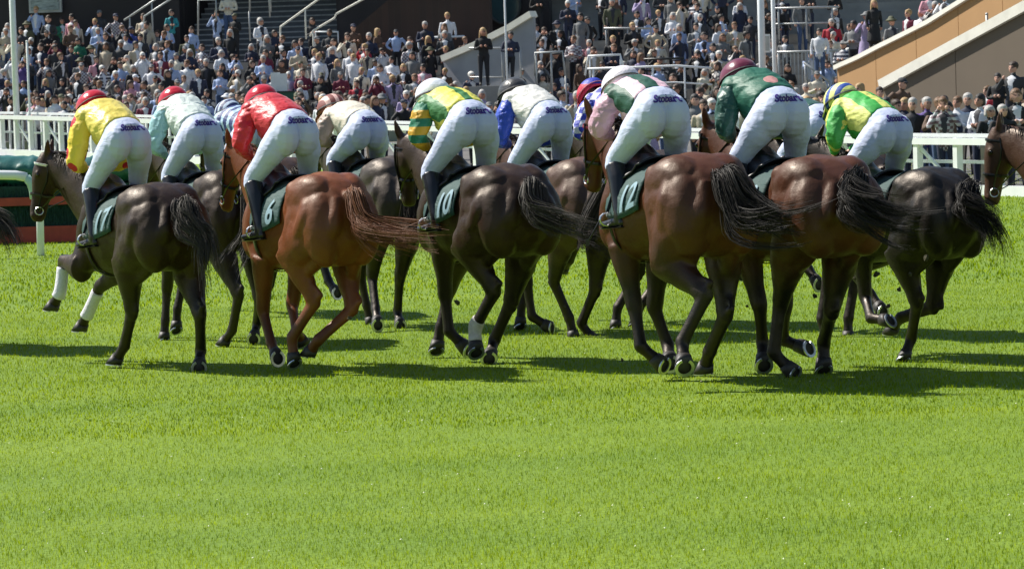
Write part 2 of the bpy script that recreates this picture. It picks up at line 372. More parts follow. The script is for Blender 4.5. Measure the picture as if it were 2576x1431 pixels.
# daisies and dry flecks in the turf
b = MB(); 
for k in range(420):
    yy = 15+23*rng.uniform()**1.2; xx = rng.uniform(-1, 1)*(yy*1288/F0+.8); r_ = rng.uniform(.004, .009); zz = rng.uniform(.012, .026)
    b.add(([(xx-r_, yy, zz), (xx, yy-r_, zz+r_*.6), (xx+r_, yy, zz), (xx, yy+r_, zz+r_*.6), (xx, yy, zz+r_)], [(0, 1, 4), (1, 2, 4), (2, 3, 4), (3, 0, 4)]))
tag(b.obj('daisies', mat('daisy', (.8, .8, .62), .6, .1)), 'tiny pale daisies and flecks scattered in the grass', 'flowers', None, 'stuff')

# ================================================================== RAILS
PVC = mat('white_plastic', (.78, .80, .82), .35, .06, 6)
RA, RB = np.array(at(-60, 300, 109.5)), np.array(at(2640, 350, 61.0))
rdir = nrm(np.array([RB[0]-RA[0], RB[1]-RA[1], 0])); rlen = np.linalg.norm((RB-RA)[:2]); rperp = np.array([-rdir[1], rdir[0], 0])
if rperp[1] < 0: rperp = -rperp
def rail_pt(u_or_t, off=0.0):
    p = RA+rdir*u_or_t+rperp*off; return np.array([p[0], p[1], zg(p[1])])
rail = empty('running_rail', rail_pt(rlen/2), 0, 'long white double rail with posts in front of the crowd', 'rail')
ro = rail_pt(rlen/2)
def rp(t, off, z): return rail_pt(t, off)+np.array([0, 0, z*(1-.20*t/rlen)])-ro
def beam(t0, t1, off, z, h, w_):
    b = MB(); N_ = 24
    for k in range(N_):
        a0, a1 = rp(t0+(t1-t0)*k/N_, off, z), rp(t0+(t1-t0)*(k+1)/N_, off, z)
        s_ = rperp*w_/2; u_ = np.array([0, 0, h/2])
        b.add(([a0-s_-u_, a0+s_-u_, a0+s_+u_, a0-s_+u_, a1-s_-u_, a1+s_-u_, a1+s_+u_, a1-s_+u_], [(0, 4, 5, 1), (1, 5, 6, 2), (2, 6, 7, 3), (3, 7, 4, 0)]+([(0, 1, 2, 3)] if k == 0 else [])+([(4, 7, 6, 5)] if k == N_-1 else [])))
    return b
beam(0, rlen, 0, 1.19, .12, .14).obj('top_rail', PVC, rail)
beam(0, rlen, .45, 1.30, .07, .09).obj('back_rail', PVC, rail)
beam(0, rlen, 0, .10, .20, .16).obj('base_rail', PVC, rail)
beam(0, rlen, .3, .72, .06, .05).obj('middle_rail', PVC, rail)
pm = MB().box((0, 0, 0), (.13, .13, 1.06)).mesh(); 
k = 0; t_ = 1.0
while t_ < rlen-.5:
    o = link('post', pm, PVC, rail); o.location = rp(t_, .02, .62); o.rotation_euler.z = math.atan2(rdir[1], rdir[0])
    if k % 2 == 0:
        MB().tube([rp(t_, .02, 1.1), rp(t_+.8, .3, .15)], .04, 6).obj('brace', PVC, rail)
    t_ += 1.25; k += 1
pm2 = MB().box((0, 0, 0), (.09, .05, .95)).mesh(); t_ = .4
while t_ < rlen*.34:                      # picket infill at the far left
    o = link('picket', pm2, PVC, rail); o.location = rp(t_, .35, .60); o.rotation_euler.z = math.atan2(rdir[1], rdir[0]); t_ += .55
# near rail end and steeplechase fence at the far left
Yn = 51.0
nr = empty('rail_end', (at(40, 440, Yn)[0], Yn, 0), 0, 'short white rail with curved end in front of the green fence', 'rail'); no = np.array([at(40, 440, Yn)[0], Yn, 0])
P = [at(-700, 428, Yn), at(40, 441, Yn), at(66, 446, Yn), at(78, 462, Yn), at(84, 480, Yn), at(86, 500, Yn)]
MB().add(tube(P[:3]-np.array([no]*3), [(.07, .07)]*3, 10)).obj('rail_beam', PVC, nr, True)
MB().add(tube(np.array(P[2:])-no, [(.065, .065)]*4, 10)).obj('curved_end', mat('pale_green_plastic', (.45, .62, .55), .4, .06), nr, True)
for uu in (101, -160, -420):
    a = at(uu-2, 455, Yn+.1); bq = np.array([at(uu, 600, Yn+.1)[0], Yn+.1, 0.0]); MB().tube([bq-no, np.array([a[0], Yn+.1, 1.12])-no], .055, 10).obj('post', PVC, nr, True)
Yf = 55.5
fx0, fx1 = at(-900, 500, Yf)[0], at(560, 500, Yf)[0]; fo = np.array([(fx0+fx1)/2, Yf, 0]); L = fx1-fx0
fence = empty('steeplechase_fence', fo, 0, 'dark green steeplechase fence with orange-red boards behind the left horse', 'fence')
FG = mat('fence_green', (.010, .050, .036), .75, .5, 14, bump=.6, bscale=30); FT = mat('fence_tarp', (.014, .10, .088), .45, .45, 3, bump=.9, bscale=7)
FR = mat('fence_red', (.36, .045, .025), .6, .2)
MB().box((0, .5, .45), (L, .9, .90)).obj('birch_body', FG, fence)
tpx = np.linspace(-L/2, L/2-.9, 120); link('padded_top', folds(MB().add(tube([(x_, .45, 1.12+.02*math.sin(x_*1.7)) for x_ in tpx], [(.46, .24)]*120, 28)).mesh(True), .06, (5, 1.2, 1.6), 0, 0), FT, fence)
nb = int(L/1.6)
for k in range(nb):
    MB().box((-L/2+(k+.5)*L/nb, -.05, .13), (L/nb-.03, .10, .26)).obj('base_board', FR, fence)
    MB().box((-L/2+(k+.5)*L/nb, -.03, .66), (L/nb-.03, .06, .13)).obj('guard_board', FR, fence)
rg2 = np.random.default_rng(3); bb = MB()
for k in range(1500):
    x_ = rg2.uniform(-L/2, L/2); z0 = rg2.uniform(.05, .5); q = rg2.normal(size=2)*.05
    bb.add(tube([(x_, .02, z0), (x_+q[0], -.0+rg2.uniform(-.03, .03), z0+.45)], [(.006, .006), (.003, .003)], 4))
o = bb.obj('birch_twigs', FG, fence); o['kind'] = 'stuff'

# ================================================================== GRANDSTAND
AX = np.array([.978, -.208, 0]); BX = np.array([.208, .978, 0]); GO = np.array([0, 108.0, 0]); GZ = -math.atan2(.208, .978)
def G(a, b, z): return GO+AX*a+BX*b+np.array([0, 0, z])
def uv_b(u, v, b):                        # picture point on the vertical plane at depth b of the stand
    p = on_plane(u, v, GO+BX*b, BX); q = p-GO; return q@AX, p[2]
CONC = mat('concrete', (.30, .29, .27), .85, .22, 1.5, bump=.3, bscale=12)
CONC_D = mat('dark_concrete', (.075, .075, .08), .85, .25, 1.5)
STEELR = mat('galvanised', (.42, .43, .43), .45, .12, 9, metal=.4)
WCOP = mat('white_coping', (.80, .77, .68), .7, .10, 3)
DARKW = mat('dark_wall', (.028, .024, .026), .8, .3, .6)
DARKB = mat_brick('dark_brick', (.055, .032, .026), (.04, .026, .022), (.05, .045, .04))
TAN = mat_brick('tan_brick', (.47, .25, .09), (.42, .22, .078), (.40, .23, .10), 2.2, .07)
BROWN_SHADE = mat_brick('brown_shade_brick', (.15, .115, .08), (.13, .10, .07), (.14, .11, .08), 2.6, .08)  # shade is painted into this brown; the wall itself faces the sun
GREYW = mat('grey_render', (.30, .31, .34), .85, .15, 1.2)
ROWS = [(1.0+1.05*j, .45+(.0 if j == 0 else .335*j)) for j in range(15)]
stand = empty('grandstand', GO, GZ, 'large open terraced grandstand with concrete steps and dark back wall', 'grandstand')
AL0, AM, AR1 = -62.0, 0.0, 40.0
a_m = uv_b(1190, 150, 8)[0]
for j, (b_, z_) in enumerate(ROWS):
    if j == 0: continue
    a0, a1 = (AL0, AR1) if j <= 8 else (a_m, AR1)
    zlo = 0.0 if j == 1 else ROWS[j-1][1]-.05
    b1 = 21.0
    MB().box(((a0+a1)/2, (b_-.5+b1)/2, (z_+zlo)/2), (a1-a0, b1-(b_-.5), z_-zlo)).obj('terrace_step', CONC, stand)
# pavement apron between rail and steps
pv = [rail_pt(0, .25), rail_pt(rlen, .25), G(45, .45, 0), G(-62, .45, 0)]
nq = 16; vs = []; fs = []
for i_ in range(nq+1):
    p_, q_ = rail_pt(rlen*i_/nq, .7), G(-30+(70)*i_/nq, .55, 0)
    for k_ in range(9):
        w_ = p_*(1-k_/8)+q_*(k_/8); vs.append((w_[0], w_[1], zg(w_[1])+.012))
for i_ in range(nq):
    for k_ in range(8): q = i_*9+k_; fs.append((q, q+1, q+10, q+9))
tag(link('pavement', me_from(vs, fs), mat('asphalt_apron', (.13, .125, .12), .9, .2, 1.2)), 'grey paved apron in front of the grandstand', None, None, 'structure')

# left back wall (dark, under the added shade slab) and stair blocks
def wall_uv(parent, name, b, pts, th, m, zmin=None):
    P = [uv_b(u, v, b) for u, v in pts]; poly = [(a, b, z) for a, z in P]
    return MB().prism(poly, (0, th, 0)).obj(name, m, parent)
hall = empty('concourse_building', GO, GZ, 'dark shaded concourse building rising behind the left terraces', 'building')
zb = ROWS[8][1]
def wall_ab(name, a0, a1, b, z0, z1, th, m): return MB().box(((a0+a1)/2, b+th/2, (z0+z1)/2), (a1-a0, th, z1-z0)).obj(name, m, hall)
aS0, aS1 = uv_b(440, 100, 11)[0], uv_b(830, 100, 11)[0]
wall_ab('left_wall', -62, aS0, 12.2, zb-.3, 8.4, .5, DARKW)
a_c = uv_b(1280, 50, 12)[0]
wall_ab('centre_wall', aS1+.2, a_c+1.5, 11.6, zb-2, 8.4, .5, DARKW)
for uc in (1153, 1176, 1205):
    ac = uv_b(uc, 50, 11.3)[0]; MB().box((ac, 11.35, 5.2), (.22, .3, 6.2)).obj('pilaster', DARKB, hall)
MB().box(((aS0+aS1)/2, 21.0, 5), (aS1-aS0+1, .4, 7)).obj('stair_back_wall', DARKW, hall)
MB().box((-22, 17.5, 8.7), (80, 11, .5)).obj('added_shade_slab', CONC_D, hall)  # unseen slab added overhead to shade the back wall and stairs
MB().box((-22, 12.0, 8.4), (80, .3, .8)).obj('shade_slab_fascia', DARKB, hall)
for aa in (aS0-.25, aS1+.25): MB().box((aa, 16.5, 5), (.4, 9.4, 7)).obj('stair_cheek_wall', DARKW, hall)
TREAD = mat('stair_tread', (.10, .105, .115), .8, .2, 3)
for k in range(17):                       # flight of dark steps going up behind the crowd
    z_ = ROWS[6][1]+.2+.19*k; b0 = 9.2+.42*k
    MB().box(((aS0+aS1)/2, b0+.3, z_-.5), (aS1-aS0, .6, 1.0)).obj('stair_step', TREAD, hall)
    MB().box(((aS0+aS1)/2, b0-.012, z_-.03), (aS1-aS0, .02, .05)).obj('stair_nosing', mat('nosing', (.33, .34, .34), .7, .2), hall)
# stringer wall at the right side of the stairs
a0, z0 = uv_b(812, 130, 9); a1, z1 = uv_b(1010, -40, 9)
MB().prism([(a0, 9, ROWS[5][1]), (a1+3, 9, ROWS[5][1]), (a1+3, 9, z1+.2), (a1, 9, z1-.15), (a0, 9, z0-.15)], (0, .35, 0)).obj('stair_side_wall', DARKB, hall)
# notice board on the dark wall, top left
bd = empty('notice_board', GO, GZ, 'pale framed notice board high on the dark wall, top left', 'sign')
(a0, z0), (a1, z1) = uv_b(72, 34, 11.9), uv_b(152, -6, 11.9)
MB().box(((a0+a1)/2, 12.0, (z0+z1)/2), (a1-a0, .10, z1-z0)).obj('board', mat('board_pale', (.42, .44, .44), .5, .3, 2), bd)
MB().box(((a0+a1)/2, 11.93, (z0+z1)/2), (a1-a0-.16, .05, (z1-z0)-.16)).obj('panel', mat('board_print', (.26, .31, .31), .5, .55, 5, stretch=(1, 1, 4)), bd)
# round dark window in the centre wall and pale lamp box above
rw = empty('round_window', G(*[uv_b(1268, 12, 11.2)[0], 11.2, 0]), GZ, 'dark teal round window behind the thin white pole', 'window')
az_, zz_ = uv_b(1268, 14, 11.2); ro_ = G(az_, 11.2, 0); rw.location = ro_
P = [(0.55*math.cos(q), 0, zz_+.62*math.sin(q)) for q in np.linspace(0, 2*math.pi, 25)[:-1]]
MB().prism(P, (0, .2, 0)).obj('pane', mat('teal_glass', (.02, .055, .065), .15, .2, 3), rw)
MB().add(tube([np.array(p) for p in P+[P[0]]], [(.05, .05)]*25, 6)).obj('frame', mat('dark_frame', (.02, .03, .03), .5), rw)

# right-hand stand: ramp wall with pale coping at its left end
def ramp_wall(name, label, b, top, zlow, th, mw_, cop=.22, copm=WCOP, nx=None):
    P = [uv_b(u, v, b) for u, v in top]; e = empty(name, GO, GZ, label, 'wall')
    MB().prism([(P[0][0], b, zlow)]+[(a, b, z) for a, z in P]+[(P[-1][0], b, zlow)], (0, th, 0)).obj('wall_face', mw_, e)
    for (a0, z0), (a1, z1) in zip(P[:-1], P[1:]):
        d = nrm(np.array([a1-a0, z1-z0])); n_ = np.array([-d[1], d[0]])
        q = [np.array([a0, z0])+n_*.002, np.array([a1, z1])+n_*.002, np.array([a1, z1])+n_*cop, np.array([a0, z0])+n_*cop]
        MB().prism([(x_[0], b-.14, x_[1]) for x_ in q], (0, th+.28, 0)).obj('coping', copm, e)
    return e
# tan wall at the right and the darker wall below it
tn = np.array([-.93, -.3676, 0]); tn2 = np.array([-.86, -.51, 0]); tp0 = np.array([*at(2105, 200, 103)[:2], 0])
def slant_wall(name, label, p0, top, zlow, th, m, cop, npan, tn):
    tt = np.array([-tn[1], tn[0], 0])
    P = [on_plane(u, v, p0, tn) for u, v in top]; e = empty(name, p0, math.atan2(tt[1], tt[0]), label, 'wall')
    L_ = [((p-p0)@tt, p[2]) for p in P]; edges = np.linspace(L_[0][0], L_[-1][0], npan+1)
    ta = [l[0] for l in L_]; tz = [l[1] for l in L_]
    for k in range(npan):
        x0, x1 = edges[k]+.012, edges[k+1]-.012; mids = [l for l in L_ if x0 < l[0] < x1]
        poly = [(x0, 0, zlow), (x1, 0, zlow), (x1, 0, np.interp(x1, ta, tz))]+[(l[0], 0, l[1]) for l in mids[::-1]]+[(x0, 0, np.interp(x0, ta, tz))]
        MB().prism(poly, (0, th, 0)).obj('wall_panel', m, e)
    for (a0, z0), (a1, z1) in zip(L_[:-1], L_[1:]):
        d = nrm(np.array([a1-a0, z1-z0])); n_ = np.array([-d[1], d[0]]); q = [np.array([a0, z0])+n_*.002, np.array([a1, z1])+n_*.002, np.array([a1, z1])+n_*cop, np.array([a0, z0])+n_*cop]
        MB().prism([(x_[0], -.12, x_[1]) for x_ in q], (0, th+.24, 0)).obj('coping', WCOP, e)
    return e
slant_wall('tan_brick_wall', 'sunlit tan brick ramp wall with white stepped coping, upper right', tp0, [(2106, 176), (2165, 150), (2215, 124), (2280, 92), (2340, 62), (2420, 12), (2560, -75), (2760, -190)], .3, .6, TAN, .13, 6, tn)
tp1 = np.array([*at(2222, 226, 92)[:2], 0])
slant_wall('ramp_wall', 'grey ramp wall with sloping cream coping left of the upper stand', np.array([*at(1115, 172, 112)[:2], 0]), [(1117, 156), (1200, 121), (1289, 76), (1342, 43)], .3, .12, GREYW, .20, 2, np.array([-.6, -.8, 0]))
pl = at(1248, 200, 108.9); MB().box((0, 0, 1.05), (1.6, 1.0, 2.1)).obj('landing', CONC, tag(empty('landing_block', (pl[0], 108.9, .0), GZ), 'concrete landing block below the barrier beside the ramp', 'landing'))
slant_wall('brown_shade_wall', 'brick wall with shade put into its brown colour, below the broad cream coping, right', tp1, [(2222, 226), (2576, 34), (2800, -90)], .2, .5, BROWN_SHADE, .26, 3, tn2)

# ================================================================== POLES, RAILINGS
def pole(name, label, u0_, v0_, u1_, v1_, Y, r_, m=PVC, group=None, base=True):
    p, q = at(u0_, v0_, Y), at(u1_, v1_, Y); zb_ = zg(Y); k = p+(q-p)*((zb_-p[2])/(q[2]-p[2])) if base else q
    top = p+(p-k)*.35; x_, y_ = (k[0]), Y
    e = empty(name, (x_, Y, zb_), 0, label, 'pole', group)
    MB().tube([(0, 0, 0), (0, 0, top[2]-zb_)], r_, 12).obj('shaft', m, e, True); MB().tube([(0, 0, 0), (0, 0, .12)], r_*1.9, 12).obj('foot', m, e, True)
    MB().add(ellipsoid((0, 0, top[2]-zb_), (r_*1.2, r_*1.2, r_*1.2))).obj('finial', m, e, True); return e
pole('flag_pole', 'thick white pole in front of the crowd at the far left', 38, 0, 44, 290, 107, .095)
pole('marker_pole', 'short thin white pole right of the thick left pole', 75, 180, 77, 285, 106, .035)
pole('flag_pole', 'thick white pole left of the twin behind the maroon cap', 1903, 0, 1913, 180, 96, .095)
pole('flag_pole', 'thinner white pole right of the twin behind the maroon cap', 1938, 0, 1946, 180, 97, .06)
pole('marker_pole', 'thin white pole before the round dark window', 1271, 8, 1273, 80, 106, .03)
pole('marker_pole', 'thin grey pole against the brown wall at the right', 2478, 120, 2484, 240, 92, .035, STEELR)
# lattice box between the twin poles
lb = empty('loudspeaker_box', (at(1925, 95, 96.5)[0], 96.5, at(1925, 110, 96.5)[2]), 0, 'white box fixed between the twin white poles', 'box')
MB().box((0, 0, 0), (.26, .2, .5)).obj('case', PVC, lb); MB().box((0, -.11, 0), (.2, .02, .4)).obj('grille', STEELR, lb)

def railing(label, b, pts, posts, r_=.035, m=STEELR, low=None, name='handrail', nbal=0, cat='railing', drop=1.0):
    P = [uv_b(u, v, b) for u, v in pts]; e = empty(name, GO, GZ, label, cat)
    MB().add(tube([(a, b, z) for a, z in P], [(r_, r_)]*len(P), 8)).obj('top_bar', m, e, True)
    A = [p[0] for p in P]; Z = [p[1] for p in P]
    for u in posts:
        a = uv_b(u, 100, b)[0]; z = float(np.interp(a, A, Z)); MB().tube([(a, b, z), (a, b, z-drop)], r_*.85, 8).obj('post', m, e, True)
    if low:
        for dz in low: MB().add(tube([(a, b, z-dz) for a, z in P], [(r_*.7, r_*.7)]*len(P), 8)).obj('lower_bar', m, e, True)
    for k in range(nbal):
        a = A[0]+(A[-1]-A[0])*(k+.5)/nbal; z = float(np.interp(a, A, Z)); MB().box((a, b, z-drop*.5), (.035, .035, drop*.96)).obj('baluster', m, e)
    return e
railing('grey stair handrail at far left of the dark stairs', 9.0, [(312, 52), (378, 8), (420, -20)], [328, 385], drop=1.3)
railing('grey stair handrail turning down by the dark stairs', 8.6, [(362, 130), (363, 42), (440, -8)], [364], drop=.5)
railing('upright grey frame rail on the dark stairs', 9.4, [(498, 90), (499, 1), (543, 1), (544, 50)], [498])
railing('tall grey post rail beside the person in purple', 10.0, [(628, 30), (629, -30), (680, -30), (681, 30)], [629, 681])
railing('long sloping pale handrail left of centre', 8.8, [(704, 84), (706, 68), (800, 0), (830, -22)], [706, 770], m=WCOP)
railing('sloping pale handrail above the side wall', 8.7, [(780, 92), (788, 78), (842, 46), (846, 36), (912, 0), (940, -18)], [788], m=WCOP)
railing('white square rail at the foot of the side wall', 7.6, [(793, 130), (794, 81), (850, 81), (851, 130)], [794, 850], m=PVC)
railing('white rail in front of the centre wall', 8.2, [(1050, 96), (1168, 92), (1170, 125)], [1052, 1110, 1168], m=PVC, low=(.45,))
railing('grey barrier in front of the upper stand, left', 1.5, [(1180, 122), (1310, 122)], [1206, 1262, 1308], low=(.9,), drop=1.2)
railing('grey barrier at centre with square frame', .6, [(1345, 190), (1346, 134), (1415, 130), (1422, 190)], [1347, 1385, 1420], low=None, drop=1.4)
railing('white long barrier above the pale-capped jockey', -.6, [(1478, 174), (1700, 166), (1790, 172)], [1490, 1560, 1640, 1720], m=PVC, low=(.5,), drop=1.1)
railing('white short barrier left of the pale-capped jockey', .2, [(1472, 190), (1480, 142), (1560, 138), (1572, 180)], [1482, 1560], m=PVC, drop=1.1)
railing('black topped table rail in the upper stand', 2.2, [(1620, 150), (1720, 147)], [1625, 1715], m=mat('black_rail', (.02, .02, .02), .4), low=(.35,), drop=1.0)
railing('white upper barrier behind the front rows', 6.3, [(1520, 72), (1640, 72)], [1525, 1580, 1638], drop=1.0)
railing('white upper barrier on the right stand', 6.8, [(1950, 22), (2110, 18)], [1960, 2030, 2095], drop=1.0, low=(.5,))
railing('white railing with upright balusters beside the tan wall', 2.6, [(1955, 132), (2108, 128)], [1957, 2030, 2106], nbal=16, drop=1.25)
railing('sloping grey handrail below the baluster railing', 1.2, [(2022, 158), (2085, 205)], [2024, 2083], drop=.9)
railing('white angled rail at right edge of the crowd', -9.0, [(2440, 240), (2480, 262), (2576, 246), (2700, 236)], [2480, 2560, 2650], m=PVC, low=(.35,), drop=1.1)
# bookmaker's stand: green box with white boards
bk = empty('betting_stand', (0, 0, 0), 0, 'green betting stand with a white board on top, left of centre', 'stall'); Yb = 104.5
p = at(715, 212, Yb); bk.location = (p[0], Yb, zg(Yb))
s_ = F0/Yb
MB().box((0, 0, .85), (.62, .5, 1.7)).obj('green_box', mat('stall_green', (.02, .09, .06), .6, .15), bk)
MB().box((-.25, -.05, 2.02), (.28, .05, .56)).obj('white_board', mat('board_white', (.75, .77, .78), .5, .05), bk)
MB().box((-.02, -.10, 2.0), (.24, .05, .52)).obj('white_board', mat('board_white', (.75, .77, .78), .5, .05), bk)
MB().box((0, 0, 1.72), (.7, .58, .04)).obj('shelf', mat('stall_dark', (.02, .03, .03), .6), bk)
# ================================================================== CROWD
PAL_TOP = {'white shirt': (.72, .73, .78), 'pale blue shirt': (.36, .46, .70), 'navy jacket': (.018, .024, .055), 'black jacket': (.010, .010, .012), 'charcoal jacket': (.035, .037, .042), 'grey jacket': (.16, .165, .17),
 'beige jacket': (.44, .38, .29), 'cream top': (.68, .62, .50), 'red top': (.42, .02, .04), 'green top': (.015, .15, .085), 'royal blue top': (.03, .06, .30), 'lilac top': (.34, .28, .46),
 'pink top': (.58, .28, .34), 'brown jacket': (.11, .062, .04), 'teal top': (.03, .28, .32), 'maroon top': (.16, .02, .045), 'olive jacket': (.085, .09, .05), 'purple top': (.10, .06, .24)}
PAL_W = [13, 8, 17, 18, 13, 11, 9, 9, 2, .8, 1, 2.5, 2.5, 6, .5, 2.5, 4, 1.2]
PAL_BOT = {'dark trousers': (.014, .015, .02), 'navy trousers': (.02, .028, .06), 'grey trousers': (.12, .12, .125), 'blue jeans': (.06, .10, .20), 'beige trousers': (.38, .32, .24)}
PAL_HAIR = {'grey-haired': (.42, .40, .38), 'white-haired': (.68, .66, .62), 'brown-haired': (.045, .024, .013), 'dark-haired': (.018, .014, .012), 'fair-haired': (.42, .27, .12), 'sandy-haired': (.15, .075, .032)}
PAL_SKIN = [(.50, .26, .18), (.58, .33, .24), (.44, .21, .14), (.26, .13, .08)]
TOPM = {k: mat('crowd '+k, c, .75, .18, 9, bump=.4, bscale=14) for k, c in PAL_TOP.items()}
TOPM['striped top'] = mat_pattern('crowd striped top', (.65, .65, .68), (.03, .035, .07), 'stripes', 2, .11, .45)
TOPM['checked shirt'] = mat_pattern('crowd checked shirt', (.50, .50, .52), (.16, .10, .12), 'check', period=.11)
TOPM['floral dress'] = mat_pattern('crowd floral dress', (.62, .58, .55), (.05, .05, .06), 'spots', period=.13, duty=.42)
TOPN = list(PAL_TOP)+['striped top', 'checked shirt', 'floral dress']; TW = np.array(PAL_W+[3, 3, 3], float); TW /= TW.sum()
BOTM = {k: mat('crowd '+k, c, .8, .15, 9) for k, c in PAL_BOT.items()}
HAIRM = {k: mat('crowd '+k, c, .55, .25, 40, bump=.5, bscale=90) for k, c in PAL_HAIR.items()}
SKINM = [mat('crowd skin %d' % k, c, .55, .1, 12) for k, c in enumerate(PAL_SKIN)]
SHIRTM = [mat('crowd shirt front', (.68, .69, .72), .7, .05), mat('crowd dark front', (.03, .03, .04), .7, .05)]

def person_mesh(arms, female, hat, jacket, sit=False):
    """standing figure, front = +x; slots: skin, hair, top, bottom, shirt front, shoes"""
    S_ = []; tagp = []
    def T(mi, pts, rad, side=(0, 1, 0), n=10, sub=3, grow=0.0):
        P, Q = fine(pts, rad, sub); S_.append(tube(P, Q, n=n, side=side))
        for a, b in zip(P, Q): tagp.append((*a, .5*(b[0]+b[1])+grow, mi))
    def E(mi, c, r_, grow=0.0): S_.append(ellipsoid(c, r_)); tagp.append((*c, sum(r_)/3+grow, mi))
    sw = .17 if female else .2
    hp_ = .165 if female else .155
    T(2, [(0, 0, .90), (-.005, 0, 1.02), (.01, 0, 1.20), (.0, 0, 1.36), (-.01, 0, 1.44)], [(hp_+.01, .125), (hp_-.01 if not female else .135, .12), (sw-.02, .13), (sw, .115), (.10, .07)], n=14)
    for s in (1, -1):
        if female and jacket == 2:
            pass
        T(3, [(0, s*.085, .92), (.015, s*.095, .5), (-.01, s*.10, .1)], [(.095, .10), (.065, .07), (.048, .055)])
        E(5, (.05, s*.105, .05), (.12, .045, .05)); 
        sh_ = (-.01, s*(sw-.01), 1.40)
        if arms == 'down': e, h = (-.04, s*(sw+.06), 1.13), (.06, s*(sw+.04), .88)
        elif arms == 'cross': e, h = (.03, s*(sw+.07), 1.12), (.20, -s*.05, 1.16)
        elif arms == 'card': e, h = (.0, s*(sw+.06), 1.12), (.25, s*.06, 1.20)
        elif arms == 'eyes': e, h = (.16, s*(sw+.08), 1.22), (.16, s*.07, 1.56)
        elif arms == 'hips': e, h = (-.08, s*(sw+.17), 1.17), (.04, s*(sw-.02), 1.0)
        else: e, h = ((-.03, s*(sw+.06), 1.13), (.07, s*(sw+.03), .9)) if s > 0 else ((.08, s*(sw+.12), 1.17), (.20, s*(.10), 1.42))
        T(2, [sh_, e, np.array(e)*.15+np.array(h)*.85], [(.062, .066), (.05, .052), (.038, .038)], side=None)
        E(0, h, (.045, .04, .045))
    T(0, [(-.005, 0, 1.42), (.01, 0, 1.52)], [(.055, .058), (.05, .055)])
    E(0, (.02, 0, 1.61), (.095, .076, .118)); E(0, (.055, 0, 1.56), (.055, .055, .06)); S_.append(tube([(.11, 0, 1.62), (.122, 0, 1.585)], [(.012, .012), (.018, .016)], n=6))
    for s in (1, -1): E(0, (.01, s*.08, 1.60), (.02, .012, .03))
    if hat == 'brim':
        S_.append(tube([(.0, 0, 1.655), (.0, 0, 1.675)], [(.19, .17), (.17, .15)], n=18, side=(0, 1, 0))); E(1, (0, 0, 1.71), (.105, .095, .075)); tagp += [(.15*math.cos(q), .15*math.sin(q), 1.665, .05, 1) for q in np.linspace(0, 6.28, 14)]
    elif hat == 'cap':
        E(1, (.0, 0, 1.68), (.108, .092, .075), .01); S_.append(tube([(.08, 0, 1.665), (.17, 0, 1.65)], [(.07, .012), (.05, .01)], n=10, side=(0, 1, 0))); tagp.append((.15, 0, 1.655, .05, 1))
    else:
        E(1, (-.026, 0, 1.665), (.112, .098, .102), .02); E(1, (.035, 0, 1.70), (.06, .075, .04), .02)
        if hat == 'long':
            T(1, [(-.06, 0, 1.68), (-.085, 0, 1.5), (-.075, 0, 1.33)], [(.085, .06), (.105, .05), (.07, .03)], grow=.01)
            for s in (1, -1): T(1, [(-.0, s*.075, 1.66), (.0, s*.095, 1.52), (.02, s*.095, 1.38)], [(.03, .05), (.03, .045), (.02, .025)])
        elif hat == 'bob':
            T(1, [(-.05, 0, 1.68), (-.065, 0, 1.53)], [(.10, .07), (.095, .05)], grow=.01)
            for s in (1, -1): T(1, [(.01, s*.082, 1.67), (.01, s*.09, 1.53)], [(.026, .05), (.022, .04)])
    if female and jacket == 2:
        T(2, [(0, 0, 1.0), (0, 0, .75), (0, 0, .5)], [(hp_, .13), (.2, .17), (.23, .2)], n=14)
    me = union(S_, .021, 2, ratio=.42)
    tp = np.array(tagp); n_ = len(me.polygons); c = np.zeros(n_*3); me.polygons.foreach_get('center', c); c = c.reshape(-1, 3)
    dist = np.linalg.norm(c[:, None, :]-tp[None, :, :3], axis=2)-tp[None, :, 3]; idx = tp[np.argmin(dist, 1), 4].astype(int)
    if jacket == 1:
        v = (idx == 2) & (c[:, 0] > .06) & (np.abs(c[:, 1]) < .02+.06*np.clip((c[:, 2]-1.0)/.42, 0, 1)) & (c[:, 2] > 1.0); idx[v] = 4
    if jacket == 0: idx[(idx == 2) & (c[:, 2] < .93) & (np.abs(c[:, 1]) < .2)] = 3
    eye = (idx == 0) & (c[:, 0] > .07) & (np.abs(c[:, 2]-1.632) < .015) & (np.abs(np.abs(c[:, 1])-.034) < .017); idx[eye] = 6  # darker skin stands for the eyes, with socket shade painted in
    me.polygons.foreach_set('material_index', idx)
    return me
VAR = []
for (arms, fem, hat, jk) in (('down', 0, None, 1), ('cross', 0, None, 0), ('card', 0, None, 1), ('hips', 0, 'cap', 0), ('one', 0, None, 1), ('down', 1, 'long', 2), ('card', 1, 'long', 0), ('cross', 1, 'bob', 1), ('one', 1, 'brim', 2), ('eyes', 0, None, 1), ('down', 0, 'brim', 1), ('eyes', 1, 'bob', 0), ('card', 0, 'cap', 0)):
    me = person_mesh(arms, fem, hat, jk)
    for m_ in (SKINM[0], HAIRM['brown-haired'], TOPM['navy jacket'], BOTM['dark trousers'], SHIRTM[0], mat('crowd shoe', (.015, .013, .012), .5), mat('crowd eye', (.14, .07, .05), .6)): me.materials.append(m_)
    VAR.append((me, dict(arms=arms, fem=fem, hat=hat, jk=jk)))

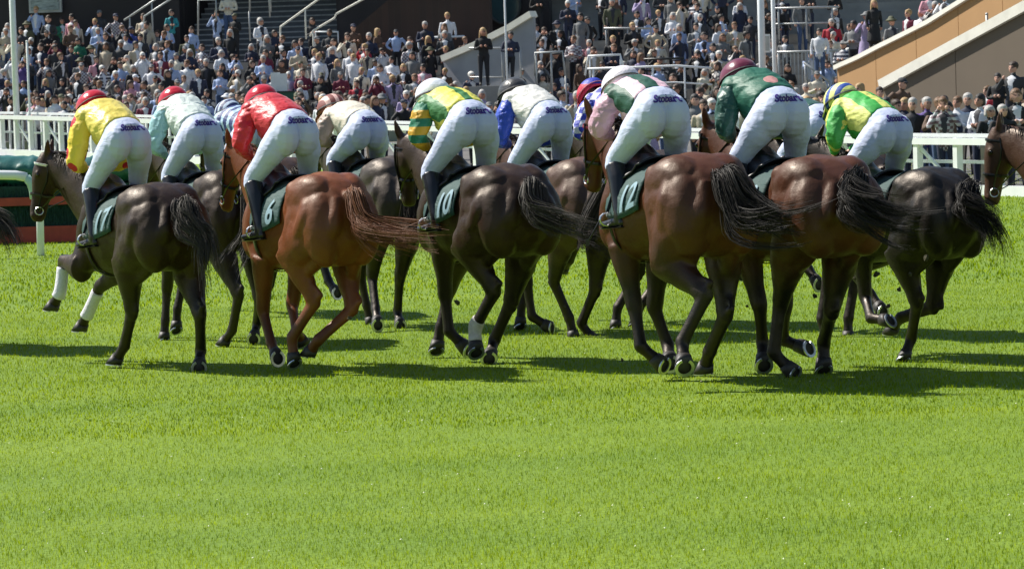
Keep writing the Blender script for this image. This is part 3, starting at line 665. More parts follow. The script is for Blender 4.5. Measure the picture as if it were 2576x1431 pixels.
VW = np.array([14, 12, 10, 4, 9, 8, 8, 7, 1, 5, 1.2, 3, 5], float); VW /= VW.sum()
spots = []      # (row name, a-sort key, position, facing, height scale, forced top)
def face_cam(p): return math.atan2(CAM[1]-p[1], CAM[0]-p[0])
def put(row, p, top=None, var=None, hs=None, hair=None, bot=None):
    u, v = proj(p+np.array([0, 0, 1.6])); spots.append(dict(row=row, u=u, v=v, p=np.array(p), top=top, var=var, hs=hs, hair=hair, bot=bot))
ORD = ['front', 'second', 'third', 'fourth', 'fifth', 'sixth', 'seventh', 'eighth', 'ninth', 'tenth', 'eleventh', 'twelfth', 'thirteenth', 'fourteenth', 'fifteenth']
# rows on the terraces
def terrace_ok(j, u, v):
    if v < -45 or u < -50 or u > 2140: return 0
    if u < 420: return .93 if j <= 8 else 0
    if u < 800: return (.93 if j <= 5 else .25 if j == 6 else .12)
    if u < 1170: return .75 if j <= 6 else (.25 if j == 7 else .0)
    if u < 1340: return .55 if j <= 3 else 0
    if u < 1420: return .7 if j <= 8 else .5
    if u < 1600: return .55
    if u < 1870: return .88
    if u < 1960: return .5
    return .6
for j, (b_, z_) in enumerate(ROWS[:13]):
    a = -34+rng.uniform(0, .5)
    while a < 26:
        p = G(a, b_+rng.uniform(-.18, .22), z_); u, v = proj(p+np.array([0, 0, 1.65]))
        if rng.uniform() < terrace_ok(j, u, v): put(ORD[j]+' terrace row', p)
        a += (rng.uniform(.42, .68) if u < 800 else rng.uniform(.48, .8)) if j < 6 else rng.uniform(.55, 1.0)
# people on the apron along the rail
for k, (off, dens) in enumerate(((1.2, .66), (2.4, .8), (4.0, 1.0))):
    t_ = 1.0
    while t_ < rlen:
        p = rail_pt(t_, off+rng.uniform(-.2, .3)); u, v = proj(p+np.array([0, 0, 1.6])); b_ = (p-GO)@BX
        if b_ < .2 and -40 < u < 2620 and rng.uniform() < (.8 if u < 2210 else (.85 if k < 2 else .25)): put(('rail', 'second apron', 'third apron')[k]+' row', p)
        t_ += rng.uniform(.75, 1.25)*dens*1.1
for k in range(60):
    p = rail_pt(rng.uniform(.1, .95)*rlen, rng.uniform(5.5, 16)); p[2] = zg(p[1])+.012; b_ = (p-GO)@BX; u, v = proj(p+np.array([0, 0, 1.6]))
    if b_ < 0 and -20 < u < 2200: put('loose apron group', p)
# people behind the tan wall coping
for (u, v, tp) in ((2120, 120, 'striped top'), (2150, 70, 'grey jacket'), (2175, 45, 'lilac top'), (2220, 95, 'grey jacket'), (2250, 60, 'grey jacket'), (2285, 30, 'maroon top'), (2310, 40, 'white shirt'), (2345, 8, 'floral dress'), (2195, 10, 'black jacket'), (2240, 0, 'charcoal jacket'), (2090, 100, 'black jacket'), (2060, 75, 'white shirt'), (2280, -5, 'navy jacket'), (2330, -10, 'pink top'), (2380, -15, 'white shirt')):
    p = on_plane(u, v, tp0-tn*1.6, tn); p = p-np.array([0, 0, 1.62]); put('row behind the tan wall', p, tp)
# standing people on the dark stairs and hall, and others picked out by eye
def pick(u, v, b, z=None, **kw):
    a, zz = uv_b(u, v, b); put(kw.pop('row', 'picked'), G(a, b, zz-1.64 if z is None else z), **kw)
for (u, v, b, tp, bt) in ((590, 30, 9.6, 'black jacket', 'dark trousers'), (598, 18, 9.9, 'purple top', 'blue jeans'), (545, 35, 10.0, 'pale blue shirt', 'dark trousers'), (655, 60, 8.8, 'white shirt', 'dark trousers'), (785, 45, 9.5, 'charcoal jacket', 'dark trousers'), (430, 20, 10.4, 'teal top', 'dark trousers'), (690, 75, 8.9, 'navy jacket', 'dark trousers'),
                          (395, 75, 9.2, 'grey jacket', 'dark trousers'), (268, 25, 11.2, 'black jacket', 'dark trousers'), (250, 32, 11.0, 'charcoal jacket', 'dark trousers'), (155, 45, 11.0, 'green top', 'dark trousers'), (90, 25, 11.3, 'pale blue shirt', 'dark trousers'), (742, 118, 5.6, 'pale blue shirt', 'dark trousers'), (917, 125, 6.0, 'red top', 'dark trousers'), (1498, 55, 5.5, 'royal blue top', 'blue jeans'), (1460, 45, 5.8, 'grey jacket', 'dark trousers'), (1540, 12, 7.6, 'olive jacket', 'dark trousers'), (960, 120, 6.6, 'white shirt', 'dark trousers'), (330, 80, 8.6, 'royal blue top', 'dark trousers'), (55, 150, 3.5, 'purple top', 'dark trousers'), (180, 45, 9.6, 'pink top', 'dark trousers')):
    pick(u, v, b, top=tp, bot=bt, row='stair and landing group')
for (u, v, Y, tp, hs) in ((2268, 272, 74, 'navy jacket', None), (2330, 262, 73, 'charcoal jacket', None), (2318, 300, 70, 'cream top', None), (2395, 305, 70, 'striped top', None), (2432, 255, 72, 'navy jacket', None), (2465, 302, 69, 'navy jacket', None), (2512, 178, 82, 'black jacket', None), (2548, 180, 81, 'charcoal jacket', None), (2490, 215, 84, 'red top', None), (2375, 258, 74, 'green top', None), (2220, 232, 80, 'beige jacket', None), (2250, 218, 81, 'brown jacket', None)):
    p = at(u, v, Y); p = p-np.array([0, 0, 1.64]); p[2] = min(p[2], 2.5); put('right rail group', p, tp)
for (u, tp, vv) in ((1216, 'black jacket', 6), (1247, 'cream top', 7), (1279, 'navy jacket', 1)):
    q = at(u, 150, 108.8); put('barrier group by the ramp', np.array([q[0], 108.8, 2.1]), tp, vv)
# thin out clashes, then dress and place
spots.sort(key=lambda s: np.linalg.norm(s['p']-CAM)); kept = []
for s in spots:
    if all(abs(s['p'][0]-q['p'][0])+abs(s['p'][1]-q['p'][1]) > .42 for q in kept): kept.append(s)
rows = {}
for s in sorted(kept, key=lambda s: s['u']): rows.setdefault(s['row'], []).append(s)
for r_, L_ in rows.items():
    for k, s in enumerate(L_): s['k'] = k+1; s['n'] = len(L_)
def nth(k): return '%d%s' % (k, 'th' if 10 < k % 100 < 14 else {1: 'st', 2: 'nd', 3: 'rd'}.get(k % 10, 'th'))
HN = list(PAL_HAIR); HW = np.array([20, 9, 27, 26, 9, 9], float); HW /= HW.sum(); BN = list(PAL_BOT); BW = np.array([44, 20, 12, 14, 10], float); BW /= BW.sum()
inview = [s for s in kept if -25 < s['u'] < 2600 and s['v'] > -35]
rest_v, rest_f, rest_m = [], [], []; palette = []; pidx = {}
def pm_(m_):
    if m_.name not in pidx: pidx[m_.name] = len(palette); palette.append(m_)
    return pidx[m_.name]
print('crowd', len(inview))
mesh_cache = {}
for ci, s in enumerate(inview):
    vi = s['var'] if s['var'] is not None else int(rng.choice(len(VAR), p=VW)); me, inf = VAR[vi]
    top = s['top'] or TOPN[rng.choice(len(TOPN), p=TW)]; hair = s['hair'] or HN[rng.choice(len(HN), p=HW)]; bot = s['bot'] or BN[rng.choice(len(BN), p=BW)]
    if inf['fem'] and hair == 'white-haired': hair = 'fair-haired'
    sk = SKINM[rng.choice(4, p=[.4, .35, .18, .07])]
    shf = SHIRTM[0] if rng.uniform() < .75 else SHIRTM[1]
    hm = HAIRM[hair]
    if inf['hat'] in ('brim', 'cap'): hm = TOPM[['grey jacket', 'charcoal jacket', 'white shirt', 'navy jacket', 'olive jacket'][int(rng.integers(5))]]
    mats = [sk, hm, TOPM[top], BOTM[bot], shf, MATS['crowd shoe'], MATS['crowd eye']]
    ang = face_cam(s['p'])+rng.normal()*.38; hs = s['hs'] or rng.uniform(.90, 1.07)
    if ci < 300:
        o = bpy.data.objects.new('person', me); COL.objects.link(o)
        for k, m_ in enumerate(mats): o.material_slots[k].link = 'OBJECT'; o.material_slots[k].material = m_
        o.location = s['p']; o.rotation_euler = (rng.normal()*.035, rng.normal()*.04, ang); o.scale = (hs*rng.uniform(.95, 1.1), hs*rng.uniform(.95, 1.12), hs)
        head_ = 'hatted' if inf['hat'] in ('brim', 'cap') else hair
        tag(o, '%s spectator in %s, %s from left in the %s' % (head_, top, nth(s['k']), s['row']), 'spectator', 'spectators watching from the stand')
    else:
        if vi not in mesh_cache:
            v_ = np.zeros(len(me.vertices)*3); me.vertices.foreach_get('co', v_); mesh_cache[vi] = (v_.reshape(-1, 3), [tuple(p.vertices) for p in me.polygons], [p.material_index for p in me.polygons])
        v_, f_, mi = mesh_cache[vi]; ca, sa = math.cos(ang), math.sin(ang); q = v_*hs
        q = np.stack([q[:, 0]*ca-q[:, 1]*sa, q[:, 0]*sa+q[:, 1]*ca, q[:, 2]], 1)+s['p']; off = sum(len(x) for x in rest_v)
        rest_v.append(q); rest_f += [tuple(i+off for i in f) for f in f_]; rest_m += [pm_(mats[k]) for k in mi]
if rest_v:
    me = me_from(np.concatenate(rest_v), rest_f, True); me.polygons.foreach_set('material_index', rest_m)
    for m_ in palette: me.materials.append(m_)
    o = link('crowd', me); tag(o, 'dense mass of far spectators filling the back of the terraces', 'crowd', None, 'stuff')
# ================================================================== HORSES
TR = np.array([  # x, top, bottom, half width, taper of the upper half
 (-.87, 1.33, 1.08, .09, .0), (-.82, 1.42, 1.00, .185, .04), (-.73, 1.525, .92, .278, .06), (-.58, 1.61, .87, .325, .10),
 (-.40, 1.65, .90, .328, .14), (-.19, 1.61, .95, .280, .12), (0, 1.555, .90, .288, .12), (.18, 1.54, .84, .298, .16),
 (.34, 1.575, .82, .285, .28), (.48, 1.63, .81, .262, .45), (.60, 1.60, .825, .245, .45), (.72, 1.48, .89, .215, .35), (.81, 1.33, .99, .15, .2)])
def tr(x):
    i = np.clip(np.searchsorted(TR[:, 0], x)-1, 0, len(TR)-2); h = TR[i+1, 0]-TR[i, 0]; t = np.clip((x-TR[i, 0])/h, 0, 1)
    p1, p2 = TR[i, 1:], TR[i+1, 1:]
    m1 = (TR[i+1, 1:]-TR[max(i-1, 0), 1:])/(TR[i+1, 0]-TR[max(i-1, 0), 0])*h
    j = min(i+2, len(TR)-1); m2 = (TR[j, 1:]-TR[i, 1:])/(TR[j, 0]-TR[i, 0])*h
    return (2*t**3-3*t*t+1)*p1+(t**3-2*t*t+t)*m1+(-2*t**3+3*t*t)*p2+(t**3-t*t)*m2
def trunk_pt(x, phi, off=0.0):      # phi 0 = left side (+y), pi/2 = top
    zt, zb, hw, k = tr(x); zc, hh = (zt+zb)/2, (zt-zb)/2
    c, s = math.cos(phi), math.sin(phi)
    y = (hw+off)*math.copysign(abs(c)**.85, c)*(1-k*max(0, s)**2)
    return np.array([x, y, zc+(hh+off)*s])

def local_ray(root, u, v, sc):
    o = root['inv']@np.array([*CAM, 1.0]); d = root['inv'][:3, :3]@ray(u, v); return o[:3], d
def ray_sphere(o, d, c, r, y0, back=False):
    dn = d/np.linalg.norm(d); oc = o-c; b = dn@oc; q = oc@oc-r*r; disc = b*b-q
    if disc <= 0:
        p = o-dn*b; return c+nrm(p-c)*r
    sol = [o+dn*(-b+s*math.sqrt(disc)) for s in (-1, 1)]
    return min(sol, key=(lambda p: p[0]) if back else (lambda p: abs(p[1]-y0)))
def ik(a, c, la, lb, pole):
    a = np.asarray(a, float); c = np.asarray(c, float); d = c-a; L = np.linalg.norm(d)
    L2 = min(max(L, abs(la-lb)+.02), (la+lb)*.995); c = a+nrm(d)*L2; d = nrm(d)
    x = (la*la-lb*lb+L2*L2)/(2*L2); h = math.sqrt(max(la*la-x*x, 0)); p = np.asarray(pole, float); p = nrm(p-d*(p@d))
    return a+d*x+p*h, c
HIP = (-.50, .18, 1.24); SHO = (.57, .16, 1.14)
L_HC, L_FC, L_TOE = .375, .30, .235
# stock gallop poses in horse space: (hock/knee, fetlock, toe) without the sideways coordinate
STOCK = {
 'h_under': ((-.62, .62), (-.42, .31), (-.30, .17)), 'h_stand': ((-.82, .60), (-.78, .23), (-.68, .06)),
 'h_back': ((-1.02, .66), (-1.22, .36), (-1.38, .26)), 'h_lift': ((-.80, .66), (-.98, .36), (-1.12, .24)),
 'h_plant': ((-.52, .56), (-.40, .21), (-.30, .05)),
 'f_reach': ((.98, .78), (1.18, .55), (1.32, .45)), 'f_fold': ((.82, .72), (.62, .55), (.50, .44)),
 'f_stand': ((.50, .56), (.48, .25), (.56, .07)), 'f_back': ((.36, .58), (.12, .42), (-.02, .36)), 'f_lift': ((.74, .62), (.62, .36), (.56, .20))}

def solve_leg(root, spec, hind, sgn, sc):
    y0 = (.14 if hind else .12)*sgn
    top = np.array(HIP if hind else SHO)*np.array([1, sgn, 1])
    L1 = L_HC if hind else L_FC
    if isinstance(spec, str):
        a, b, c = [np.array([p[0], y0, p[1]]) for p in STOCK[spec]]
        la, lb = (.40, .47) if hind else (.27, .45)
        mid, j = ik(top, a, la, lb, (1, .25*sgn, 0) if hind else (-1, .1*sgn, 0))
        f = j+nrm(b-a)*L1; t = f+nrm(c-b)*L_TOE
    elif spec[0] == 'L':
        a, b, c = [np.array(q, float) for q in spec[1:]]
        la, lb = (.40, .47) if hind else (.27, .45)
        mid, j = ik(top, a, la, lb, (1, .25*sgn, 0) if hind else (-1, .1*sgn, 0))
        f = j+nrm(b-a)*L1; t = f+nrm(c-b)*L_TOE
    else:
        o, d = local_ray(root, *spec[0], sc); t_ = (y0-o[1])/d[1]; a = o+d*t_
        la, lb = (.40, .47) if hind else (.27, .45)
        if a[0] > (0 if hind else 1.15): a[0] = 0 if hind else 1.15
        a[0] = max(a[0], -1.1 if hind else .1)
        mid, j = ik(top, a, la, lb, (1, .25*sgn, 0) if hind else (-1, .1*sgn, 0))
        o, d = local_ray(root, *spec[1], sc); f = ray_sphere(o, d, j, L1, y0)
        o, d = local_ray(root, *spec[2], sc); t = ray_sphere(o, d, f, L_TOE, y0, len(spec) > 3)
    gz = -root['zoff']/sc+.012
    if t[2] < gz: t[2] = gz
    if f[2] < gz+.1: f[2] = gz+.1
    return [top, mid, j, f, t]

def leg_shells(J, hind, sgn):
    top, mid, j, f, t = J; sh = []
    d1 = nrm(mid-top); d2 = nrm(j-mid); d3 = nrm(f-j); d4 = nrm(t-f)
    if hind:
        sh.append(tube(*fine([top+np.array([.02, .0, .14]), top, top*.5+mid*.5+np.array([-.05, 0, 0]), mid],
                             [(.125, .20), (.15, .25), (.148, .225), (.12, .155)], 6), n=26, side=(0, 1, 0)))
        k = mid+(j-mid)*.45
        back = nrm(np.cross(d2, (0, 1, 0))); back = back if back[0] < 0 else -back
        sh.append(tube(*fine([mid-d2*.04, mid+(j-mid)*.22+back*.02, k+back*.012, mid+(j-mid)*.75+back*.012, j-d2*.02],
                             [(.12, .16), (.112, .155), (.090, .122), (.064, .084), (.057, .073)], 6), n=22, side=(0, 1, 0)))
        sh.append(ellipsoid(j+back*.02, (.056, .05, .07)))
        hk = j+back*.078-d3*.055                                   # point of hock
        sh.append(tube([j+back*.02+d3*.03, hk], [(.032, .036), (.027, .027)], n=8, side=(0, 1, 0)))
        sh.append(tube([mid+(j-mid)*.5+back*.045, hk], [(.028, .028), (.018, .018)], n=8, side=(0, 1, 0)))
        sh.append(tube(*fine([j-d3*.02, j+d3*.08, j+d3*.2, f-d3*.05, f], [(.052, .068), (.044, .059), (.041, .054), (.043, .055), (.051, .06)], 4), n=16, side=(0, 1, 0)))
    else:
        sh.append(tube(*fine([top+np.array([-.10, 0, .26]), top, mid], [(.07, .15), (.085, .15), (.08, .12)], 6), n=22, side=(0, 1, 0)))
        sh.append(tube(*fine([mid-d2*.05, mid+(j-mid)*.25, mid+(j-mid)*.65, j], [(.098, .14), (.084, .115), (.06, .076), (.056, .063)], 6), n=22, side=(0, 1, 0)))
        sh.append(ellipsoid(j, (.054, .05, .064)))
        sh.append(tube(*fine([j, j+d3*.07, j+d3*.16, f-d3*.04, f], [(.052, .06), (.043, .053), (.039, .05), (.041, .052), (.049, .058)], 4), n=16, side=(0, 1, 0)))
    sh.append(ellipsoid(f, (.05, .044, .053)))
    sh.append(tube([f, f+d4*.065, f+d4*.14], [(.048, .054), (.042, .046), (.049, .052)], n=10, side=(0, 1, 0)))
    return sh

def hoof_mesh(J):
    f, t = J[3], J[4]; d = nrm(t-f)
    p = np.array([d[2], 0, -d[0]]); p = nrm(p-d*(p@d)); sole = nrm(.80*d+.60*p)
    ys = nrm(np.cross(sole, np.cross([0, 1.0, 0], sole))); fw = np.cross(ys, sole)
    if fw@d < 0: fw = -fw
    c1 = f+d*.118; c2 = f+d*.215; n = 14; vs = []; fs = []
    y1 = nrm(np.array([0, 1.0, 0])-d*d[1]); f1 = np.cross(y1, d)
    if f1@fw < 0: f1 = -f1
    for (c, a, b, ya, fa) in ((c1, .050, .054, y1, f1), ((c1*.5+c2*.5), .058, .062, nrm(y1+ys), nrm(f1+fw)), (c2, .067, .072, ys, fw)):
        for k in range(n):
            q = 2*math.pi*k/n; vs.append(c+ya*math.cos(q)*a+fa*math.sin(q)*b)
    for i in range(2):
        for k in range(n): fs.append((i*n+k, i*n+(k+1) % n, (i+1)*n+(k+1) % n, (i+1)*n+k))
    vs.append(c1); vs.append(c2-sole*.016)
    for k in range(n): fs.append((3*n, (k+1) % n, k)); fs.append((3*n+1, 2*n+k, 2*n+(k+1) % n))
    b = MB().add((vs, fs))
    # horseshoe: a flat open ring on the sole
    sv = []; sf = []; m = 18
    for k in range(m+1):
        q = math.pi*(-.36)+k/m*math.pi*1.72
        dv = ys*math.cos(q)*.065+fw*math.sin(q)*.070
        for rr, hgt in ((1.0, .003), (1.0, .012), (.70, .012), (.70, .003)): sv.append(c2+dv*rr+sole*hgt)
    for k in range(m):
        for e in range(4): sf.append((k*4+e, k*4+(e+1) % 4, (k+1)*4+(e+1) % 4, (k+1)*4+e))
    sf += [(0, 1, 2, 3), (m*4+3, m*4+2, m*4+1, m*4)]
    return b.mesh(True), MB().add((sv, sf)).mesh()

def head_frame(hp):
    poll = np.array([1.20+hp.get('dx', 0), hp.get('dy', 0), 1.86+hp.get('dz', 0)]); ang = R(hp.get('tilt', 22))
    yaw = R(hp.get('yaw', 0))
    d = np.array([math.sin(ang)*math.cos(yaw), math.sin(ang)*math.sin(yaw), -math.cos(ang)])
    side = np.array([-math.sin(yaw), math.cos(yaw), 0]); fr = np.cross(side, d)     # towards the forehead
    if fr[2] < 0: fr = -fr
    return poll, d, side, fr
HEAD = [(-.03, .065, .075, .0), (.05, .10, .092, -.005), (.14, .142, .10, -.03), (.23, .138, .094, -.03), (.32, .10, .075, -.01), (.42, .077, .058, .0), (.50, .073, .056, .0), (.56, .068, .058, -.004), (.605, .04, .045, -.012)]
def neck_pts(hp):
    poll, d, side, fr = head_frame(hp)
    base = np.array([.52, 0, 1.28]); end = poll+d*.06-fr*.03
    up = np.array([0, 0, 1.0]); mid1 = base*.66+end*.34+up*.02; mid2 = base*.3+end*.7+up*.035
    return [base, mid1, mid2, end], [(.15, .33), (.115, .255), (.083, .185), (.078, .13)]

def horse_body(J, hp):
    xs = np.linspace(-.87, .81, 64); n = 52; vs = []; fs = []
    for x in xs:
        for k in range(n): vs.append(trunk_pt(x, 2*math.pi*k/n))
    for i in range(len(xs)-1):
        for k in range(n): fs.append((i*n+k, i*n+(k+1) % n, (i+1)*n+(k+1) % n, (i+1)*n+k))
    fs.append(tuple(range(n-1, -1, -1))); fs.append(tuple(range((len(xs)-1)*n, len(xs)*n)))
    sh = [(vs, fs)]
    for s in (1, -1):
        sh.append(ellipsoid((-.40, s*.155, 1.43), (.31, .165, .20), Matrix.Rotation(R(12), 4, 'Y'), 32, 22))
        sh.append(ellipsoid((-.64, s*.17, 1.20), (.19, .165, .33), Matrix.Rotation(R(8), 4, 'Y'), 32, 22))
        sh.append(ellipsoid((-.29, s*.225, 1.49), (.10, .075, .085), None, 28, 18))               # point of the hip
        sh.append(ellipsoid((.48, s*.19, 1.26), (.15, .095, .30), Matrix.Rotation(R(-28), 4, 'Y'), 32, 22))
        sh.append(ellipsoid((.67, s*.11, 1.06), (.13, .12, .18), None, 28, 18))
    for key, s in (('hl', 1), ('hr', -1)):                                   # thigh muscles
        top, mid, jj = J[key][:3]; g = mid*.62+jj*.38
        sh.append(tube(*fine([(-.28, s*.225, 1.48), (-.33, s*.27, 1.28), mid+np.array([.02, s*.035, .03])], [(.05, .06), (.06, .085), (.06, .075)], 8), n=22))
        sh.append(tube(*fine([(-.50, s*.17, 1.53), (-.58, s*.285, 1.30), top*.35+mid*.65+np.array([-.08, s*.06, 0]), g+np.array([-.02, s*.03, 0])], [(.06, .08), (.07, .10), (.06, .085), (.035, .05)], 8), n=22))
        sh.append(tube(*fine([(-.74, s*.10, 1.43), (-.80, s*.155, 1.20), g*.45+np.array([-.70, s*.13, 1.0])*.55, g+np.array([-.06, 0, -.02])], [(.05, .06), (.075, .085), (.06, .075), (.035, .04)], 8), n=22))
    for key, hind, sgn in (('hl', 1, 1), ('hr', 1, -1), ('fl', 0, 1), ('fr', 0, -1)): sh += leg_shells(J[key], hind, sgn)
    npts, nrad = neck_pts(hp); sh.append(tube(*fine(npts, nrad, 8), n=28, side=(0, 1, 0)))
    poll, d, side, fr = head_frame(hp)
    hp_pts = []; vs = []; fs = []; n = 16
    for (l, a, b, o) in HEAD:
        for k in range(n):
            q = 2*math.pi*k/n; sn = math.sin(q)
            vs.append(poll+d*l+fr*(o+a*sn)+side*b*math.cos(q)*(1-.22*max(0, -sn)))
    for i in range(len(HEAD)-1):
        for k in range(n): fs.append((i*n+k, i*n+(k+1) % n, (i+1)*n+(k+1) % n, (i+1)*n+k))
    fs.append(tuple(range(n-1, -1, -1))); fs.append(tuple(range((len(HEAD)-1)*n, len(HEAD)*n))); sh.append((vs, fs))
    for s in (1, -1):
        sh.append(ellipsoid(poll+d*.17+fr*.055+side*s*.078, (.03, .022, .028)))       # brow
        sh.append(ellipsoid(poll+d*.55+fr*.03+side*s*.043, (.025, .02, .03)))         # nostril
        b0 = poll+d*.0+side*s*.055+fr*.0
        e = nrm(-d*.93+side*s*.28+fr*.10)
        sh.append(tube([b0, b0+e*.05, b0+e*.11, b0+e*.165], [(.03, .03), (.036, .026), (.028, .02), (.012, .012)], n=8))
    sh.append(tube(*fine([(-.76, 0, 1.46), (-.86, 0, 1.45), (-.95, 0, 1.40)], [(.05, .05), (.045, .045), (.03, .03)], 2), n=8))   # dock of the tail
    me = union(sh, .0135, 8, ratio=.45)
    sd_ = float(abs(J['hl'][4][0])*37+abs(J['hr'][4][0])*11)         # muscle and vein relief, fading down the legs
    nn = [v.normal.copy() for v in me.vertices]
    for v, n_ in zip(me.vertices, nn):
        x, y, z = v.co; k = min(1, max(.15, (z-.6)/.4))*(1 if x < .8 else .4)
        p = Vector((x*3.4+z*2.2+sd_, y*5.0, z*3.2-x*1.2)); a = mn.noise(p); b_ = mn.noise(p*2.6+Vector((3, 1, 8)))
        v.co += n_*k*(.0085*(.55-abs(a)*2.0)+.0035*(.5-abs(b_)*2.0))
    me.update(); return me

def ribbons(roots, paths, width, seed):
    """hair: tapered two-faced strips along given paths"""
    rg = np.random.default_rng(seed); vs = []; fs = []
    for P in paths:
        P = np.asarray(P); m = len(P); w_ = width*rg.uniform(.6, 1.4); sd_ = nrm(rg.normal(size=3)); k = len(vs)
        for i in range(m):
            t = nrm(P[min(i+1, m-1)]-P[max(i-1, 0)]); a = nrm(sd_-t*(sd_@t)); f = i/(m-1)
            ww = w_*(1-.75*f)
            vs.append(P[i]+a*ww); vs.append(P[i]-a*ww)
        for i in range(m-1): fs.append((k+2*i, k+2*i+1, k+2*i+3, k+2*i+2))
    return me_from(vs, fs, True)
def tail_mesh(path, seed, n=300, spread=.085, ends=.6):
    """tail in horse space: locks of hair that follow the path, each lock a bundle of strands"""
    rg = np.random.default_rng(seed); P, _ = fine(path, [(1, 1)]*len(path), 6); P = np.array(P); m = len(P); out = []
    nl = 34; per = n//nl
    for c in range(nl):
        a, rr = rg.uniform(0, 2*math.pi), rg.uniform(0, 1)**.8
        off = np.array([rg.normal()*.3, math.cos(a), math.sin(a)])*rr; Lc = .50+.50*rg.uniform()**.8
        wv = rg.normal(size=3)*.024; ph = rg.uniform(0, 6.3); fl = rg.normal(size=3)*.06+np.array([0, 0, .02]); fr_ = rg.uniform(5, 10)
        for i in range(per):
            o2 = off+rg.normal(size=3)*.16; L = max(8, int(m*Lc*rg.uniform(.72, 1.0))); st = rg.integers(0, 4); q = []; f2 = rg.normal(size=3)*(.05 if rg.uniform() < .1 else .012)
            for k in range(st, L, 2):
                f = k/m; g = f/Lc; sp = spread*(.32+.68*math.sin(min(1, f*1.6)*math.pi*.6))*(1 if f < .7 else 1+ends*(f-.7))
                taper = 1-.55*max(0, g-.5)/.5
                q.append(P[k]+(off+(o2-off)*taper)*sp+wv*math.sin(f*fr_+ph)*min(1, f*2.5)+(fl+f2)*max(0, f-.35)*1.5)
            if len(q) > 3: out.append(q)
    return ribbons(None, out, .003, seed)
def mane_mesh(hp, seed):
    rg = np.random.default_rng(seed); pts, rad = neck_pts(hp); P, Q = fine(pts, rad, 8); out = []; n = len(P)
    poll, d, side, fr = head_frame(hp)
    for i in range(190):
        k = rg.uniform(.16, .98)*(n-1); a = int(k); f = k-a; p = P[a]*(1-f)+P[min(a+1, n-1)]*f; r_ = Q[a]*(1-f)+Q[min(a+1, n-1)]*f
        t = nrm(P[min(a+1, n-1)]-P[max(a-1, 0)]); up = np.cross(t, np.array([0, 1.0, 0])); up = up if up[2] > 0 else -up
        p0 = p+up*(r_[1]*.97)+np.array([0, rg.normal()*.012, 0]); s = -1 if rg.uniform() < .7 else 1; L = rg.uniform(.08, .17)
        q = [p0+up*.02*math.sin(z*3.1)*L*4+np.array([-.5*z*L, s*z*L*.55, -.55*z*z*L])+rg.normal(size=3)*.004 for z in np.linspace(0, 1, 6)]
        out.append(q)
    return ribbons(None, out, .007, seed)

def strap(pts, w_=.014, th=.004):
    """flat leather strap through points (tube with flat section)"""
    return tube(pts, [(w_, th)]*len(pts), n=6)
def number_mesh(txt, bx, bphi, size):
    cu_ = bpy.data.curves.new('t', 'FONT'); cu_.body = txt; cu_.size = size; cu_.align_x = 'CENTER'; cu_.align_y = 'CENTER'; cu_.offset = size*(.02 if len(txt) < 4 else .04)
    o = bpy.data.objects.new('t', cu_); COL.objects.link(o); dg = bpy.context.evaluated_depsgraph_get(); dg.update()
    me = bpy.data.meshes.new_from_object(o.evaluated_get(dg), depsgraph=dg); bpy.data.objects.remove(o)
    bm = bmesh.new(); bm.from_mesh(me); bmesh.ops.triangulate(bm, faces=bm.faces)
    for _ in range(3):
        es = [e for e in bm.edges if e.calc_length() > .03]
        if not es: break
        bmesh.ops.subdivide_edges(bm, edges=es, cuts=1); bmesh.ops.triangulate(bm, faces=bm.faces)
    return me, bm

LEATHER = mat('leather_black', (.012, .011, .012), .35, .2, 20)
WHITE_L = mat('white_leather', (.75, .75, .75), .5, .08, 20)
HOOF = mat('hoof_horn', (.028, .024, .022), .55, .3, 30)
STEEL = mat('steel', (.62, .63, .65), .3, .1, 30, metal=.9)
CLOTH_G = mat_cloth('saddle_cloth_green', (.006, .052, .048), .7, .3)
NUMC = mat('number_pale', (.22, .34, .40), .6, .06)
SOCK = mat('white_sock', (.55, .52, .50), .7, .2, 30, bump=.3, bscale=80)
BAND = mat('leg_bandage', (.70, .68, .78), .8, .1, 60, bump=.3)

